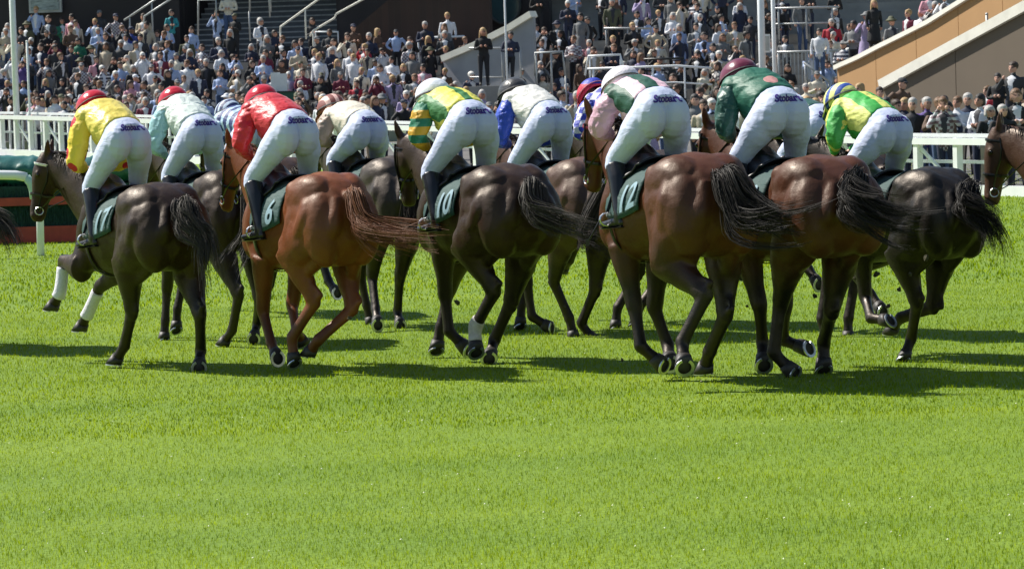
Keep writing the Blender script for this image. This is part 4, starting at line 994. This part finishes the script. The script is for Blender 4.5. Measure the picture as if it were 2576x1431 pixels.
def make_horse(i, H):
    sc = H.get('sc', 1.0); th = R(H.get('head', 30)); zo = H.get('z', 0.0); D = F0/H['s']
    pc = at_z(H['u'], zo+1.62*sc, D)
    rz = math.pi/2+th; wd = H.get('w', 1.0); M = Matrix.Rotation(rz, 4, 'Z')@Matrix.Diagonal((sc, sc*wd, sc, 1))
    loc = np.array(pc)-np.array(M@Vector((-.36, 0, 1.62))); loc[2] = zo
    root = empty('racehorse', loc, rz, H['label'], 'horse', 'racehorses running in the race'); root.scale = (sc, sc*wd, sc)
    mw = Matrix.Translation(Vector(loc))@M
    ctx = {'inv': np.array(mw.inverted()), 'zoff': zo}
    J = {k: solve_leg(ctx, H['legs'].get(k, dflt), k[0] == 'h', 1 if k[1] == 'l' else -1, sc) for k, dflt in
         (('hl', 'h_under'), ('hr', 'h_back'), ('fl', 'f_reach'), ('fr', 'f_fold'))}
    hp = H.get('hp', {})
    coat, pts_c = H['coat'], H['points']
    link('body', horse_body(J, hp), mat_coat('coat_%d' % i, coat, pts_c, *H.get('pz', (.62, 1.0))), root)
    hair = mat_hair('horse_hair_%d' % i, *H['hair'])
    for k in ('hl', 'hr', 'fl', 'fr'):
        a, b = hoof_mesh(J[k]); ho = link('hoof', a, HOOF, root); link('horseshoe', b, STEEL, ho)
        if k in H.get('bandage', ()):
            j, f = J[k][2], J[k][3]
            link('leg_bandage', MB().add(tube(*fine([j+(f-j)*.2, j+(f-j)*.5, j+(f-j)*.9, f+(J[k][4]-f)*.15], [(.051, .061), (.048, .058), (.051, .06), (.056, .062)], 3), n=12, side=(0, 1, 0))).mesh(True), BAND, root)
    for k in H.get('sock', ()):
        j, f, t = J[k][2:]; d_ = nrm(t-f)
        link('white_sock', MB().add(tube(*fine([f+(j-f)*.22, f+(j-f)*.08, f+d_*.05, f+d_*.115], [(.049, .060), (.056, .064), (.048, .053), (.052, .056)], 3), n=12, side=(0, 1, 0))).mesh(True), SOCK, root)
    # tail path: traced points, falling towards the camera with length
    dock = np.array([-.84, 0, 1.455]); dw = np.array(mw@Vector(dock)); tp = [dock+np.array([.05, 0, -.01]), dock+np.array([-.07, 0, .0])]
    inv = ctx['inv']; m = len(H['tail'])
    for q, (u, v) in enumerate(H['tail']):
        p = at(u, v, dw[1]-.10-H.get('tdep', .30)*(q+1)/m); tp.append((inv@np.array([*p, 1]))[:3])
    link('tail', tail_mesh(tp, 40+i, H.get('tn', 1300), H.get('tspread', .105)), hair, root)
    link('mane', mane_mesh(hp, 90+i), hair, root)
    poll, d, side, fr = head_frame(hp)
    for s in (1, -1):
        link('eye', MB().add(ellipsoid(poll+d*.175+fr*.045+side*s*.088, (.018, .014, .018))).mesh(True), mat('eye', (.01, .008, .006), .1, 0), root)
    # bridle: cheek pieces, brow band, nose band, bit rings, breast girth
    def ring(l, off, m_, name, w_=.013, lift=.008):
        k0 = [h[0] for h in HEAD]; a = np.interp(l, k0, [h[1] for h in HEAD]); b = np.interp(l, k0, [h[2] for h in HEAD]); o = np.interp(l, k0, [h[3] for h in HEAD])
        P = [poll+d*(l+off*math.sin(q))+fr*(o+(a+lift)*math.sin(q))+side*(b+lift)*math.cos(q)*(1-.22*max(0, -math.sin(q))) for q in np.linspace(0, 2*math.pi, 21)]
        link(name, MB().add(strap(P, .004, w_)).mesh(), m_, root)
    ring(.08, 0, H.get('brow', LEATHER), 'brow_band'); ring(.36, 0, H.get('nose', LEATHER), 'nose_band', H.get('nosew', .014), .01)
    for s in (1, -1):
        P = [poll+d*l+side*s*(b*1.0+.007)+fr*(o-.01) for (l, a, b, o) in HEAD[1:7]]
        link('cheek_strap', MB().add(strap(P, .010, .004)).mesh(), H.get('cheek', LEATHER), root)
        bit = poll+d*.50+side*s*.068-fr*.02
        link('bit_ring', MB().add(tube([bit+np.array(d)*.035*math.cos(q)+fr*.035*math.sin(q) for q in np.linspace(0, 2*math.pi, 13)], [(.005, .005)]*13, n=6)).mesh(), STEEL, root)
        hand = np.array([.84, s*.07, 1.74])
        link('rein', MB().add(strap([bit, bit*.6+hand*.4+np.array([0, s*.06, -.03]), hand], .009, .004)).mesh(), LEATHER, root)
    # saddle cloth, number, saddle, girth, stirrups
    x0, x1 = -.13, .42; nx, na = 12, 22; vs = []; fs = []
    for ix in range(nx+1):
        x = x0+(x1-x0)*ix/nx
        for ia in range(na+1):
            ph = R(-6)+(math.pi+R(12))*ia/na; vs.append(trunk_pt(x, ph, .022+.004*math.sin(ix*2.1+ia*1.3)))
    for ix in range(nx):
        for ia in range(na): q = ix*(na+1)+ia; fs.append((q, q+1, q+na+2, q+na+1))
    me = me_from(vs, fs, True); sc_o = link('saddle_cloth', me, CLOTH_G, root); sd_ = sc_o.modifiers.new('t', 'SOLIDIFY'); sd_.thickness = .008; sd_.offset = -1
    for s in ((1, -1) if H.get('num') else ()):
        me, bm = number_mesh(H['num'], 0, 0, .275)
        for v in bm.verts:
            x = .03-s*v.co.x*.92; ph = R(15)+v.co.y/.34
            v.co = Vector(trunk_pt(x, ph if s > 0 else math.pi-ph, .034))
        bm.to_mesh(me); bm.free(); link('number', me, NUMC, sc_o)
    vs = []; fs = []
    for ix in range(9):
        x = .10+.36*ix/8; wv = .20+.30*math.sin(math.pi*min(1, max(0, (x-.16)/.34)))
        for ia in range(15):
            ph = math.pi/2+(ia/14-.5)*2*(wv*1.6+.2); lift = .04+(.035 if ix in (0, 1) else 0)+(.05 if ix == 8 else 0)*(1-abs(ia/7-1)); vs.append(trunk_pt(x, ph, lift))
    for ix in range(8):
        for ia in range(14): q = ix*15+ia; fs.append((q, q+1, q+16, q+15))
    so = link('saddle', me_from(vs, fs, True), LEATHER, root); sd_ = so.modifiers.new('t', 'SOLIDIFY'); sd_.thickness = .016; sd_.offset = 0
    def girdle(x, w_, m_, name, off):
        vs = []; fs = []; n = 40
        for k in range(n):
            for xx in (x-w_, x+w_): vs.append(trunk_pt(xx+.05*max(0, -math.sin(2*math.pi*k/n)), 2*math.pi*k/n, off))
        for k in range(n): q = 2*k; q2 = 2*((k+1) % n); fs.append((q, q2, q2+1, q+1))
        o = link(name, me_from(vs, fs, True), m_, root); z = o.modifiers.new('t', 'SOLIDIFY'); z.thickness = .006; z.offset = 1
    girdle(.36, .035, H.get('girth', LEATHER), 'girth', .012)
    for s in (1, -1):
        a = trunk_pt(.34, R(55) if s > 0 else R(125), .05); f = np.array([.30, s*.335, 1.10])
        st = link('stirrup_leather', MB().add(strap([a, a*.5+f*.5+np.array([0, s*.035, 0]), f+np.array([0, 0, .10])], .012, .004)).mesh(), LEATHER, root)
        P = [f+np.array([0, .055*math.sin(q), .05-.05*math.cos(q)]) for q in np.linspace(0, 2*math.pi, 13)]
        link('stirrup_iron', MB().add(tube(P, [(.012, .006)]*13, n=6)).mesh(), STEEL, st)
    return root, mw, J

# ================================================================== JOCKEYS
SKIN = mat('skin', (.52, .27, .18), .5, .12, 12)
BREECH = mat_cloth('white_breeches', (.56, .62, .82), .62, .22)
BOOT = mat('boot_black', (.010, .010, .013), .28, .2, 20)
BOOT_TOP = mat('boot_top', (.05, .03, .03), .4, .2)
PURPLE = mat('purple_print', (.045, .015, .22), .6, .05)
GLOVE = mat('glove', (.02, .02, .022), .7, .1)

def finger_chain(root_p, d, n_, seg, r_):
    pts = [np.asarray(root_p, float)]; cur = nrm(d)
    for k in range(3):
        pts.append(pts[-1]+cur*seg*(1-.18*k)); cur = nrm(cur*math.cos(.75)+np.asarray(n_)*math.sin(.75))
    return tube(pts, [(r_, r_), (r_, r_), (r_*.92, r_*.92), (r_*.7, r_*.7)], n=6)

def make_jockey(i, H, mw, sc):
    J = H['jockey']; d = dict(hipz=1.985, hipx=.19, shx=.60, shz=2.19, hx=.79, hz=2.225); jr = np.random.default_rng(500+i); d['hipz'] += jr.normal()*.015; d['hipx'] += jr.normal()*.012; d['hy'] = jr.normal()*.035; d['tip'] = 30+jr.normal()*7; d['elx'] = .60+jr.normal()*.035; d['ely'] = .27+jr.normal()*.025; d['elz'] = 1.86+jr.normal()*.03; d['kneez'] = 1.60+jr.normal()*.02; d['spread'] = 1+jr.normal()*.06
    d.update(J.get('pose', {})); dz = J.get('dz', 0); d['hipz'] += dz*.55; d['shz'] += dz; d['hz'] += dz
    root = empty('person', Vector(mw.translation), mw.to_euler().z, J['label'], 'jockey', 'jockeys in the race'); wj = 1+(H.get('w', 1.0)-1)*.4; root.scale = (sc, sc*wj, sc)
    hip = np.array([d['hipx'], 0, d['hipz']]); sh = np.array([d['shx'], 0, d['shz']]); hd = np.array([d['hx'], d.get('hy', 0), d['hz']])
    kz = d.get('kneez', 1.60); spread = d.get('spread', 1.0)
    legs = {}; arms = {}
    for s in (1, -1):
        kn = np.array([.40, s*.245*spread, kz]); an = np.array([.20, s*.315, 1.20]); toe = np.array([.36, s*.345, 1.12])
        legs[s] = (hip+np.array([0, s*.085, -.02]), kn, an, toe)
        shd = sh+np.array([-.01, s*.175, -.02]); hand = np.array([.80, s*.075, 1.76])
        el = np.array([d.get('elx', .60), s*d.get('ely', .27), d.get('elz', 1.86)]); arms[s] = (shd, el, hand)
    # --- body (skin): head, neck, trunk, limbs, hands with fingers, one surface
    hr = Matrix.Rotation(R(35), 4, 'Y')
    shells = [ellipsoid(hd, (.098, .075, .118), hr), ellipsoid(hd+np.array([.055, 0, -.06]), (.06, .058, .06)),
              tube([hd+np.array([.11, 0, -.01]), hd+np.array([.125, 0, -.045])], [(.012, .014), (.017, .017)], n=6)]
    for s in (1, -1): shells.append(ellipsoid(hd+np.array([-.01, s*.078, -.03]), (.022, .010, .032)))
    shells.append(tube([sh+np.array([0, 0, 0]), sh*.35+hd*.65+np.array([0, 0, -.05])], [(.07, .07), (.052, .055)]))
    shells.append(tube(*fine([hip, hip*.5+sh*.5+np.array([0, 0, .0]), sh], [(.13, .11), (.125, .10), (.15, .085)], 3), n=12, side=(0, 1, 0)))
    for s in (1, -1):
        h, k, a, t = legs[s]; shells.append(tube([h, k, a], [(.085, .085), (.055, .055), (.038, .04)], n=8))
        a0, e, hnd = arms[s]; shells.append(tube([a0, e, hnd], [(.05, .05), (.038, .038), (.026, .03)], n=8))
        palm = hnd+nrm(hnd-e)*.045; shells.append(ellipsoid(palm, (.045, .022, .04)))
        dirs = nrm(np.array([.6, -s*.25, -.55]))
        for q in range(4): shells.append(finger_chain(palm+np.array([.012, 0, .028-.018*q]), dirs, (-.8, -s*.3, -.2), (.034, .038, .036, .028)[q], .0095))
        shells.append(finger_chain(palm+np.array([-.01, -s*.018, .032]), (.55, -s*.6, .25), (.3, -s*.2, -.8), .03, .0105))
    link('body', union(shells, .0115, 2, ratio=.5), SKIN, root)
    # --- breeches
    sh2 = []
    for s in (1, -1):
        h, k, a, t = legs[s]
        sh2.append(ellipsoid(hip+np.array([-.045, s*.092, -.035]), (.155, .122, .175), Matrix.Rotation(R(-18), 4, 'Y')))
        th = nrm(k-h)
        sh2.append(tube(*fine([h+np.array([-.03, 0, .03]), h+th*.16+np.array([-.035, s*.02, 0]), h+(k-h)*.6+np.array([-.02, s*.012, 0]), k, k+(a-k)*.2],
                              [(.118, .142), (.112, .133), (.090, .106), (.076, .084), (.068, .07)], 3), n=16, side=(0, 1, 0)))
    sh2.append(tube(*fine([hip+np.array([-.05, 0, .0]), hip+np.array([.02, 0, .045]), hip*.72+sh*.28+np.array([0, 0, .02]), hip*.55+sh*.45],
                          [(.18, .16), (.192, .16), (.178, .135), (.15, .11)], 3), n=18, side=(0, 1, 0)))
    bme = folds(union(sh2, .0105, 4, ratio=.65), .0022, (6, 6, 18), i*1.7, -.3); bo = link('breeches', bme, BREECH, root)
    dgt = BVHTree.FromPolygons([v.co.copy() for v in bme.vertices], [tuple(p.vertices) for p in bme.polygons])
    if J.get('text', True):
        me, bm = number_mesh('Stobart', 0, 0, .068)
        ax = hip+np.array([.03, 0, 0]); zc = d['hipz']+d.get('tz', .10); bad = []
        for v in bm.verts:
            ph = math.pi+v.co.x/.19; v_ = v.co.copy()
            dirv = Vector((math.cos(ph), math.sin(ph), 0)); org = Vector((ax[0], ax[1], zc+v_.y*1.15))+dirv*.6
            hit = dgt.ray_cast(org, -dirv)
            if hit[0] is None: bad.append(v); v.co = org-dirv*.45
            else: v.co = hit[0]+dirv*.004
        bmesh.ops.delete(bm, geom=bad, context='VERTS'); bm.to_mesh(me); bm.free()
        link('lettering', me, PURPLE, bo)
    # --- jacket and sleeves
    up = np.array([0, 0, 1.0]); mid = hip*.5+sh*.5
    sh3 = [tube(*fine([hip*.95+sh*.05+up*.055, hip*.66+sh*.34+up*.035, mid+up*.03+np.array([.03, 0, 0]), sh+np.array([-.05, 0, .0]), sh+np.array([.06, 0, .005])],
                      [(.196, .14), (.212, .172), (.22, .18), (.22, .155), (.12, .10)], 4), n=20, side=(0, 1, 0)),
           ellipsoid(mid+np.array([.05, 0, -.05]), (.19, .17, .16))]
    for s in (1, -1): sh3.append(ellipsoid(arms[s][0]+np.array([-.01, -s*.01, 0]), (.115, .09, .11)))
    sh3.append(tube([sh+np.array([.03, 0, .02]), sh*.45+hd*.55+np.array([-.01, 0, -.03])], [(.085, .085), (.068, .07)], n=12))
    jo = link('jacket', folds(union(sh3, .011, 5, ratio=.6), .009, (5, 8, 15), i*3.1), J['jacket'], root)
    for s in (1, -1):
        a0, e, hnd = arms[s]
        so = link('sleeve', folds(union([tube(*fine([a0+np.array([-.01, -s*.03, .01]), a0+(e-a0)*.3+np.array([-.01, s*.012, 0]), a0+(e-a0)*.7+np.array([-.015, s*.01, 0]), e, e+(hnd-e)*.5, hnd-(hnd-e)*.08],
                  [(.095, .11), (.094, .112), (.084, .104), (.076, .09), (.06, .066), (.036, .038)], 3), n=14)], .0105, 3, ratio=.6), .012, (10, 9, 14), i+s, .2), J.get('sleeve', J['jacket']), jo)
    # --- boots
    for s in (1, -1):
        h, k, a, t = legs[s]; b = k+(a-k)*.10; hl = a+np.array([-.055, 0, -.075])
        me = union([tube(*fine([b, k+(a-k)*.35+np.array([-.015, 0, 0]), k+(a-k)*.75, a, a+np.array([0.0, 0, -.06])], [(.080, .082), (.073, .077), (.055, .058), (.047, .052), (.044, .056)], 3), n=12),
                    tube(*fine([hl, a+np.array([.03, 0, -.07]), t+np.array([.02, 0, -.015]), t+np.array([.08, 0, -.01])], [(.032, .034), (.042, .042), (.044, .03), (.03, .02)], 3), n=12)], .0105, 3, ratio=.6)
        bo_ = link('boot', me, BOOT, root)
        link('boot_sole', MB().add(tube([hl+np.array([-.01, 0, -.03]), a+np.array([.03, 0, -.115]), t+np.array([.06, 0, -.045])], [(.032, .006), (.036, .006), (.04, .006)], n=8, side=(0, 1, 0))).mesh(), BOOT, bo_)
    # --- cap: silk over a skull helmet, with peak, plus goggles strap
    n, m = 24, 12; vs = []; fs = []; rot = np.array(Matrix.Rotation(R(d.get('tip', 30)), 3, 'Y'))
    cc = hd+np.array([-.015, 0, .03])
    for a in range(m+1):
        th_ = (math.pi*.60)*a/m
        for k in range(n):
            q = 2*math.pi*k/n; rr = 1+.018*math.sin(q*6)*math.sin(th_)
            vs.append(cc+rot@np.array([.180*math.sin(th_)*math.cos(q)*rr, .146*math.sin(th_)*math.sin(q)*rr, .150*math.cos(th_)]))
    for a in range(m):
        for k in range(n): fs.append((a*n+k, (a+1)*n+k, (a+1)*n+(k+1) % n, a*n+(k+1) % n))
    co = link('cap', me_from(vs, fs, True), J['cap'], root); z = co.modifiers.new('t', 'SOLIDIFY'); z.thickness = .012
    vs = []; fs = []
    for a in range(5):
        for k in range(9):
            q = R(-62)+R(124)*k/8; rr = 1.0+.42*a/4*math.cos(q*1.2); vs.append(cc+rot@np.array([.176*math.cos(q)*rr, .144*math.sin(q)*(1+.06*a), -.025-.012*a]))
    for a in range(4):
        for k in range(8): fs.append((a*9+k, a*9+k+1, (a+1)*9+k+1, (a+1)*9+k))
    pk = link('peak', me_from(vs, fs, True), J.get('peak', J['cap']), co); z = pk.modifiers.new('t', 'SOLIDIFY'); z.thickness = .007
    P = [cc+rot@np.array([.186*math.cos(q), .153*math.sin(q), -.005]) for q in np.linspace(0, 2*math.pi, 25)]
    link('goggle_strap', MB().add(strap(P, .004, .011)).mesh(), J.get('strap', GLOVE), co)
    return root
# ================================================================== THE FIELD
BK = (.007, .006, .006)
HB = ((.014, .010, .008), (.045, .032, .023)); HBK = ((.007, .006, .005), (.024, .018, .014)); HCH = ((.13, .045, .018), (.22, .09, .04)); HG = ((.02, .017, .015), (.085, .072, .06))
C = mat_cloth
HORSES = [
 dict(w=1.12, u=390, s=296, sc=.97, z=0, head=34, coat=(.020, .0085, .0042), points=BK, hair=HG, num='17',
   label='near-black racehorse with white leg bandages and number 17 cloth, at the left',
   legs=dict(hl=[(331, 787), (313, 871), (283, 920)], hr=[(503, 795), (505, 883), (500, 932)], fl=('L', (1.10, .16, .93), (1.12, .20, .62), (1.24, .22, .50)), fr=('L', (.98, -.10, .68), (1.14, -.06, .44), (1.26, -.04, .30))),
   bandage=('fl', 'fr'), brow=WHITE_L, hp=dict(dx=.10, dy=.17, dz=.02, tilt=12, yaw=55),
   tail=[(478, 560), (522, 600), (530, 660), (545, 765)],
   jockey=dict(dz=0.06, label='jockey in yellow jacket with red cap on the number 17 horse', jacket=C('silk_yellow', (.86, .70, .12), .4), sleeve=mat_pattern('silk_yellow_red', (.55, .01, .03), (.84, .62, .06), 'spots', period=.17, duty=.30), cap=C('cap_red', (.58, .008, .03), .25, .2))),
 dict(u=566, s=272, sc=.97, z=.03, head=30, coat=(.022, .010, .007), points=BK, hair=HG, num='10',
   label='dark bay racehorse half hidden between the near-black and the chestnut horse',
   legs=dict(hl=[(600, 745), (584, 832), (558, 874)], hr=[(652, 760), (646, 815), (637, 858)], fl=[(418, 760), (414, 838), (412, 886)], fr=[(437, 770), (436, 825), (441, 868)]),
   hp=dict(), tail=[(640, 590), (612, 640), (590, 690)],
   jockey=dict(dz=0.04, label='jockey in pale mint and white jacket with bright red cap', jacket=C('silk_mint_white', (.78, .86, .80), .4), sleeve=C('silk_mint', (.36, .62, .66), .4), cap=C('cap_red', (.58, .008, .03), .25, .2))),
 dict(u=692, s=244, sc=.98, z=.04, head=30, coat=(.04, .02, .013), points=BK, hair=HB,
   label='dark bay racehorse almost hidden behind the red jockey and chestnut horse', num='4',
   legs=dict(), hp=dict(), tail=[(800, 560), (830, 600), (850, 650)],
   jockey=dict(dz=-0.15, label='jockey in navy and pale blue hooped jacket behind the red jockey', jacket=mat_pattern('silk_navy_hoops', (.02, .04, .17), (.42, .58, .72), 'stripes', 0, .12, .55), sleeve=mat_pattern('silk_navy_sleeve', (.02, .04, .17), (.42, .58, .72), 'stripes', 2, .12, .55), cap=mat_pattern('cap_navy_hoops', (.02, .03, .12), (.55, .65, .78), 'stripes', 0, .075, .6))),
 dict(u=812, s=305, sc=1.0, z=.02, head=31, coat=(.155, .044, .014), points=(.09, .027, .011), hair=HCH, num='6', pz=(.1, .5),
   label='bright chestnut racehorse with streaming red-brown tail',
   legs=dict(hl=[(790, 762), (734, 850), (741, 922), 'b'], hr=[(886, 778), (797, 858), (772, 896)], fl=[(662, 785), (682, 862), (700, 906)], fr=[(735, 770), (745, 830), (765, 868)]),
   hp=dict(dx=.02), tail=[(915, 565), (975, 592), (1045, 600), (1112, 606)], tdep=.5,
   jockey=dict(dz=-0.03, label='jockey all in red with a red cap on the chestnut horse', jacket=C('silk_red', (.62, .012, .025), .42), cap=C('cap_red', (.58, .008, .03), .25, .2))),
 dict(u=985, s=262, sc=.98, z=.06, head=30, coat=(.045, .034, .030), points=BK, hair=HB, num='3',
   label='steel-brown racehorse behind, between the chestnut and dark brown horses',
   legs=dict(hl=[(930, 740), (945, 780), (951, 822), 'b'], hr=[(1000, 725), (1000, 785), (1008, 828), 'b'], fl='f_fold', fr=[(905, 770), (938, 850), (948, 893)]),
   hp=dict(), tail=[(1045, 560), (1080, 600), (1090, 640)],
   jockey=dict(dz=-0.14, label='jockey in cream jacket with brown and pink striped cap', jacket=C('silk_cream', (.80, .72, .58), .5), sleeve=C('silk_brown', (.36, .26, .20), .5), cap=mat_pattern('cap_brown_pink', (.22, .06, .05), (.75, .48, .42), 'stripes', 1, .085, .55))),
 dict(w=1.14, u=1262, s=304, sc=1.0, z=.04, head=29, coat=(.027, .0115, .006), points=BK, hair=HG, num='10', sock=('hl',),
   label='dark brown racehorse with grizzled tail and dark head turned, number cloth showing a zero',
   legs=dict(fl=[(1120, 745), (1130, 840), (1196, 898)], fr=[(1112, 790), (1100, 862), (1095, 893)], hl=[(1243, 735), (1194, 824), (1198, 893), 'b'], hr=[(1278, 785), (1243, 857), (1229, 908), 'b']),
   hp=dict(dx=.0, dy=.05, dz=.0, tilt=10, yaw=-20), tail=[(1350, 535), (1400, 562), (1452, 580), (1515, 600)], tdep=.35, tspread=.115,
   jockey=dict(dz=-0.04, label='jockey in yellow and green with green and amber hooped sleeves', jacket=mat_pattern('silk_yellow_green', (.05, .20, .06), (.80, .74, .12), 'stripes', 1, .22, .34, phase=.17), sleeve=mat_pattern('silk_hoops_green', (.02, .20, .11), (.62, .36, .02), 'stripes', 2, .14, .5), cap=C('cap_white', (.80, .84, .90), .4, .25))),
 dict(u=1457, s=276, sc=.98, z=.03, head=30, coat=(.085, .044, .032), points=BK, hair=HB, num='7',
   label='mid-brown racehorse behind the grizzled tail, below the white-jacketed jockey',
   legs=dict(fl=[(1335, 770), (1343, 830), (1422, 848)], fr=[(1296, 785), (1300, 850), (1303, 897)], hl=[(1385, 740), (1440, 818), (1447, 888), 'b'], hr=[(1496, 733), (1462, 815), (1487, 888), 'b']),
   hp=dict(), tail=[(1470, 590), (1500, 615), (1545, 650)],
   jockey=dict(label='jockey in white jacket with royal blue sleeves and dark grey cap', jacket=C('silk_white', (.82, .80, .74), .42), sleeve=C('silk_royal', (.02, .07, .50), .4), cap=C('cap_grey', (.035, .035, .04), .4, .2))),
 dict(u=1660, s=268, sc=.98, z=.05, head=30, coat=(.03, .018, .013), points=BK, hair=HB, num='5',
   label='dark racehorse almost hidden behind the big bay horse',
   legs=dict(hl=[(1530, 750), (1538, 800), (1547, 852), 'b'], hr=[(1560, 762), (1575, 812), (1587, 864), 'b']),
   hp=dict(), tail=[(1740, 560), (1760, 600), (1770, 650)],
   jockey=dict(dz=-0.06, label='jockey in blue and white checks with a blue and red cap', jacket=mat_pattern('silk_blue_white', (.03, .05, .42), (.80, .80, .85), 'check', period=.13), cap=mat_pattern('cap_blue_red', (.02, .04, .40), (.55, .02, .06), 'above', 2, 2.30), strap=mat('strap_pink', (.75, .3, .32), .5, .05))),
 dict(w=1.18, u=1742, s=330, sc=1.02, z=.10, head=25, coat=(.078, .0235, .009), points=BK, hair=HBK, num='12',
   label='big glossy bay racehorse with black tail and both hind legs bent, right of centre',
   legs=dict(hl=[(1774, 745), (1716, 860), (1722, 930), 'b'], hr=[(1824, 795), (1785, 885), (1768, 943)], fl=[(1598, 780), (1612, 872), (1676, 925)], fr=[(1645, 798), (1683, 875), (1686, 920), 'b']),
   hp=dict(dx=.0, dz=.06, tilt=12), tail=[(1866, 530), (1925, 568), (2005, 572), (2095, 540)], tdep=.45, tspread=.135, tn=1700, brow=mat('wine_leather', (.2, .01, .03), .5, .1),
   jockey=dict(dz=-0.10, pose=dict(hx=.72, shx=.565), label='jockey in dark green and pink with pink sleeves, holding a whip', jacket=mat_pattern('silk_green_pink', (.02, .09, .06), (.78, .52, .60), 'stripes', 1, .20, .55, phase=.1), sleeve=C('silk_pink', (.62, .36, .46), .42), cap=C('cap_pale', (.80, .74, .80), .4, .25))),
 dict(w=1.18, u=2056, s=327, sc=1.02, z=.05, head=26, coat=(.078, .025, .011), points=BK, hair=HBK, num='9',
   label='bay racehorse with thick black tail blown right, between bay and black horses',
   legs=dict(hl=[(1896, 778), (1946, 888), (2014, 957)], hr=[(2090, 785), (2072, 862), (2072, 938), 'b'], fl=[(1915, 785), (1918, 860), (1922, 925)], fr=[(1975, 785), (1968, 855), (2040, 880)]),
   hp=dict(), tail=[(2150, 505), (2205, 545), (2275, 556), (2345, 556)], tdep=.4, tspread=.135, tn=1700,
   jockey=dict(dz=-0.02, label='jockey in dark green with faint pink marks and maroon cap', jacket=mat_pattern('silk_green_marks', (.62, .30, .28), (.02, .13, .08), 'spots', period=.26, duty=.22), sleeve=C('silk_bottle', (.012, .085, .062), .42), cap=C('cap_maroon', (.16, .015, .05), .35, .2))),
 dict(u=2150, s=284, sc=.98, z=.05, head=30, coat=(.025, .016, .012), points=BK, hair=HBK,
   label='dark racehorse hidden behind the bay horse of the maroon-capped jockey', num='2',
   legs=dict(hl=[(2072, 740), (2062, 828), (2082, 892), 'b'], hr=[(2126, 760), (2128, 835), (2134, 902), 'b']),
   hp=dict(), tail=[(2200, 560), (2230, 590), (2240, 640)],
   jockey=dict(label='jockey mostly hidden behind the maroon-capped jockey, white breeches showing', jacket=C('silk_bottle', (.012, .085, .062), .42), cap=C('cap_dark', (.03, .04, .08), .4, .2), dz=-.24)),
 dict(u=2334, s=313, sc=.955, z=.0, head=33, coat=(.008, .006, .0055), points=BK, hair=HBK, num='14',
   label='black racehorse on one planted hind leg with drooping black tail, at the right',
   legs=dict(hl=[(2306, 765), (2292, 852), (2272, 916)], hr=[(2345, 772), (2264, 800), (2236, 842)], fl=[(2178, 752), (2190, 800), (2244, 808)], fr='f_fold'),
   hp=dict(), tail=[(2440, 520), (2492, 560), (2515, 620), (2510, 690)], tspread=.13, tn=1600,
   jockey=dict(dz=-0.04, label='jockey in bright green and yellow with blue and yellow striped cap', jacket=mat_pattern('silk_lime', (.74, .78, .20), (.05, .42, .07), 'stripes', 1, .21, .42, phase=.25), sleeve=mat_pattern('silk_lime_sleeve', (.62, .62, .10), (.06, .40, .07), 'stripes', 0, .2, .3), cap=mat_pattern('cap_blue_yellow', (.02, .07, .36), (.78, .82, .26), 'stripes', 0, .11, .45))),
 dict(u=2905, s=325, sc=1.0, z=.0, head=32, coat=(.06, .026, .014), points=BK, hair=HB, num='8',
   label='brown racehorse entering at the right edge, only its lowered head showing',
   legs=dict(fl='f_back', fr='f_stand'), hp=dict(dx=.22, dy=.05, dz=-.03, tilt=8, yaw=45), tail=[(2900, 560), (2950, 600), (2960, 660)],
   jockey=dict(label='jockey riding the brown horse past the right edge', jacket=C('silk_royal', (.02, .07, .50), .4), cap=C('cap_white', (.80, .84, .90), .4, .25))),
 dict(u=-120, s=270, sc=.98, z=.02, head=32, coat=(.05, .024, .015), points=BK, hair=HG, num='15',
   label='racehorse leaving at the left edge, only its tail showing',
   legs=dict(hr='h_under'), hp=dict(), tail=[(-30, 530), (8, 570), (25, 610), (30, 640)],
   jockey=dict(label='jockey riding away past the left edge', jacket=C('silk_royal', (.02, .07, .50), .4), cap=C('cap_white', (.80, .84, .90), .4, .25))),
]
for hi, H in enumerate(HORSES):
    root, mw, J = make_horse(hi, H)
    make_jockey(hi, H, mw, H.get('sc', 1.0))
    if hi == 8:     # whip held by the pink-sleeved jockey
        a = at(1552, 478, mw.translation.y+.55); b = at(1478, 610, mw.translation.y+.45)
        wo = empty('whip', a, 0, 'long black whip hanging from the pink-sleeved jockey\'s hand', 'whip')
        link('shaft', MB().add(tube([np.zeros(3), (b-a)*.5, b-a], [(.011, .011), (.008, .008), (.006, .006)], n=8)).mesh(True), LEATHER, wo)
        link('flap', MB().box(b-a, (.03, .012, .05)).mesh(), LEATHER, wo)

# clods of turf kicked up behind the field
CLOD = mat('turf_clod', (.045, .040, .018), .9, .4, 40)
rg3 = np.random.default_rng(11); CU = [2262, 2205, 2150, 2290, 2050, 1985, 1565, 1880, 2330, 1420, 1690, 2235, 1150, 880]
for ck, (u, v) in enumerate(((2262, 728), (2205, 690), (2150, 700), (2290, 690), (2050, 745), (1985, 705), (1565, 905), (1880, 770), (2330, 650), (1420, 770), (1690, 870), (2235, 770), (1150, 760), (880, 800))):
    p = at(u, v, rg3.uniform(27.2, 29)); r_ = rg3.uniform(.012, .028)
    me = me_from(*ellipsoid((0, 0, 0), (r_*1.3, r_, r_*.8), None, 7, 5))
    for q in me.vertices: q.co *= rg3.uniform(.65, 1.25)
    o = link('turf_clod', me, CLOD); o.location = p; o.rotation_euler = rg3.uniform(0, 3, 3)
    tag(o, 'small dark turf clod in the air, %s from the left' % nth(1+sorted(CU).index(u)), 'clod', 'clods of turf in the air')
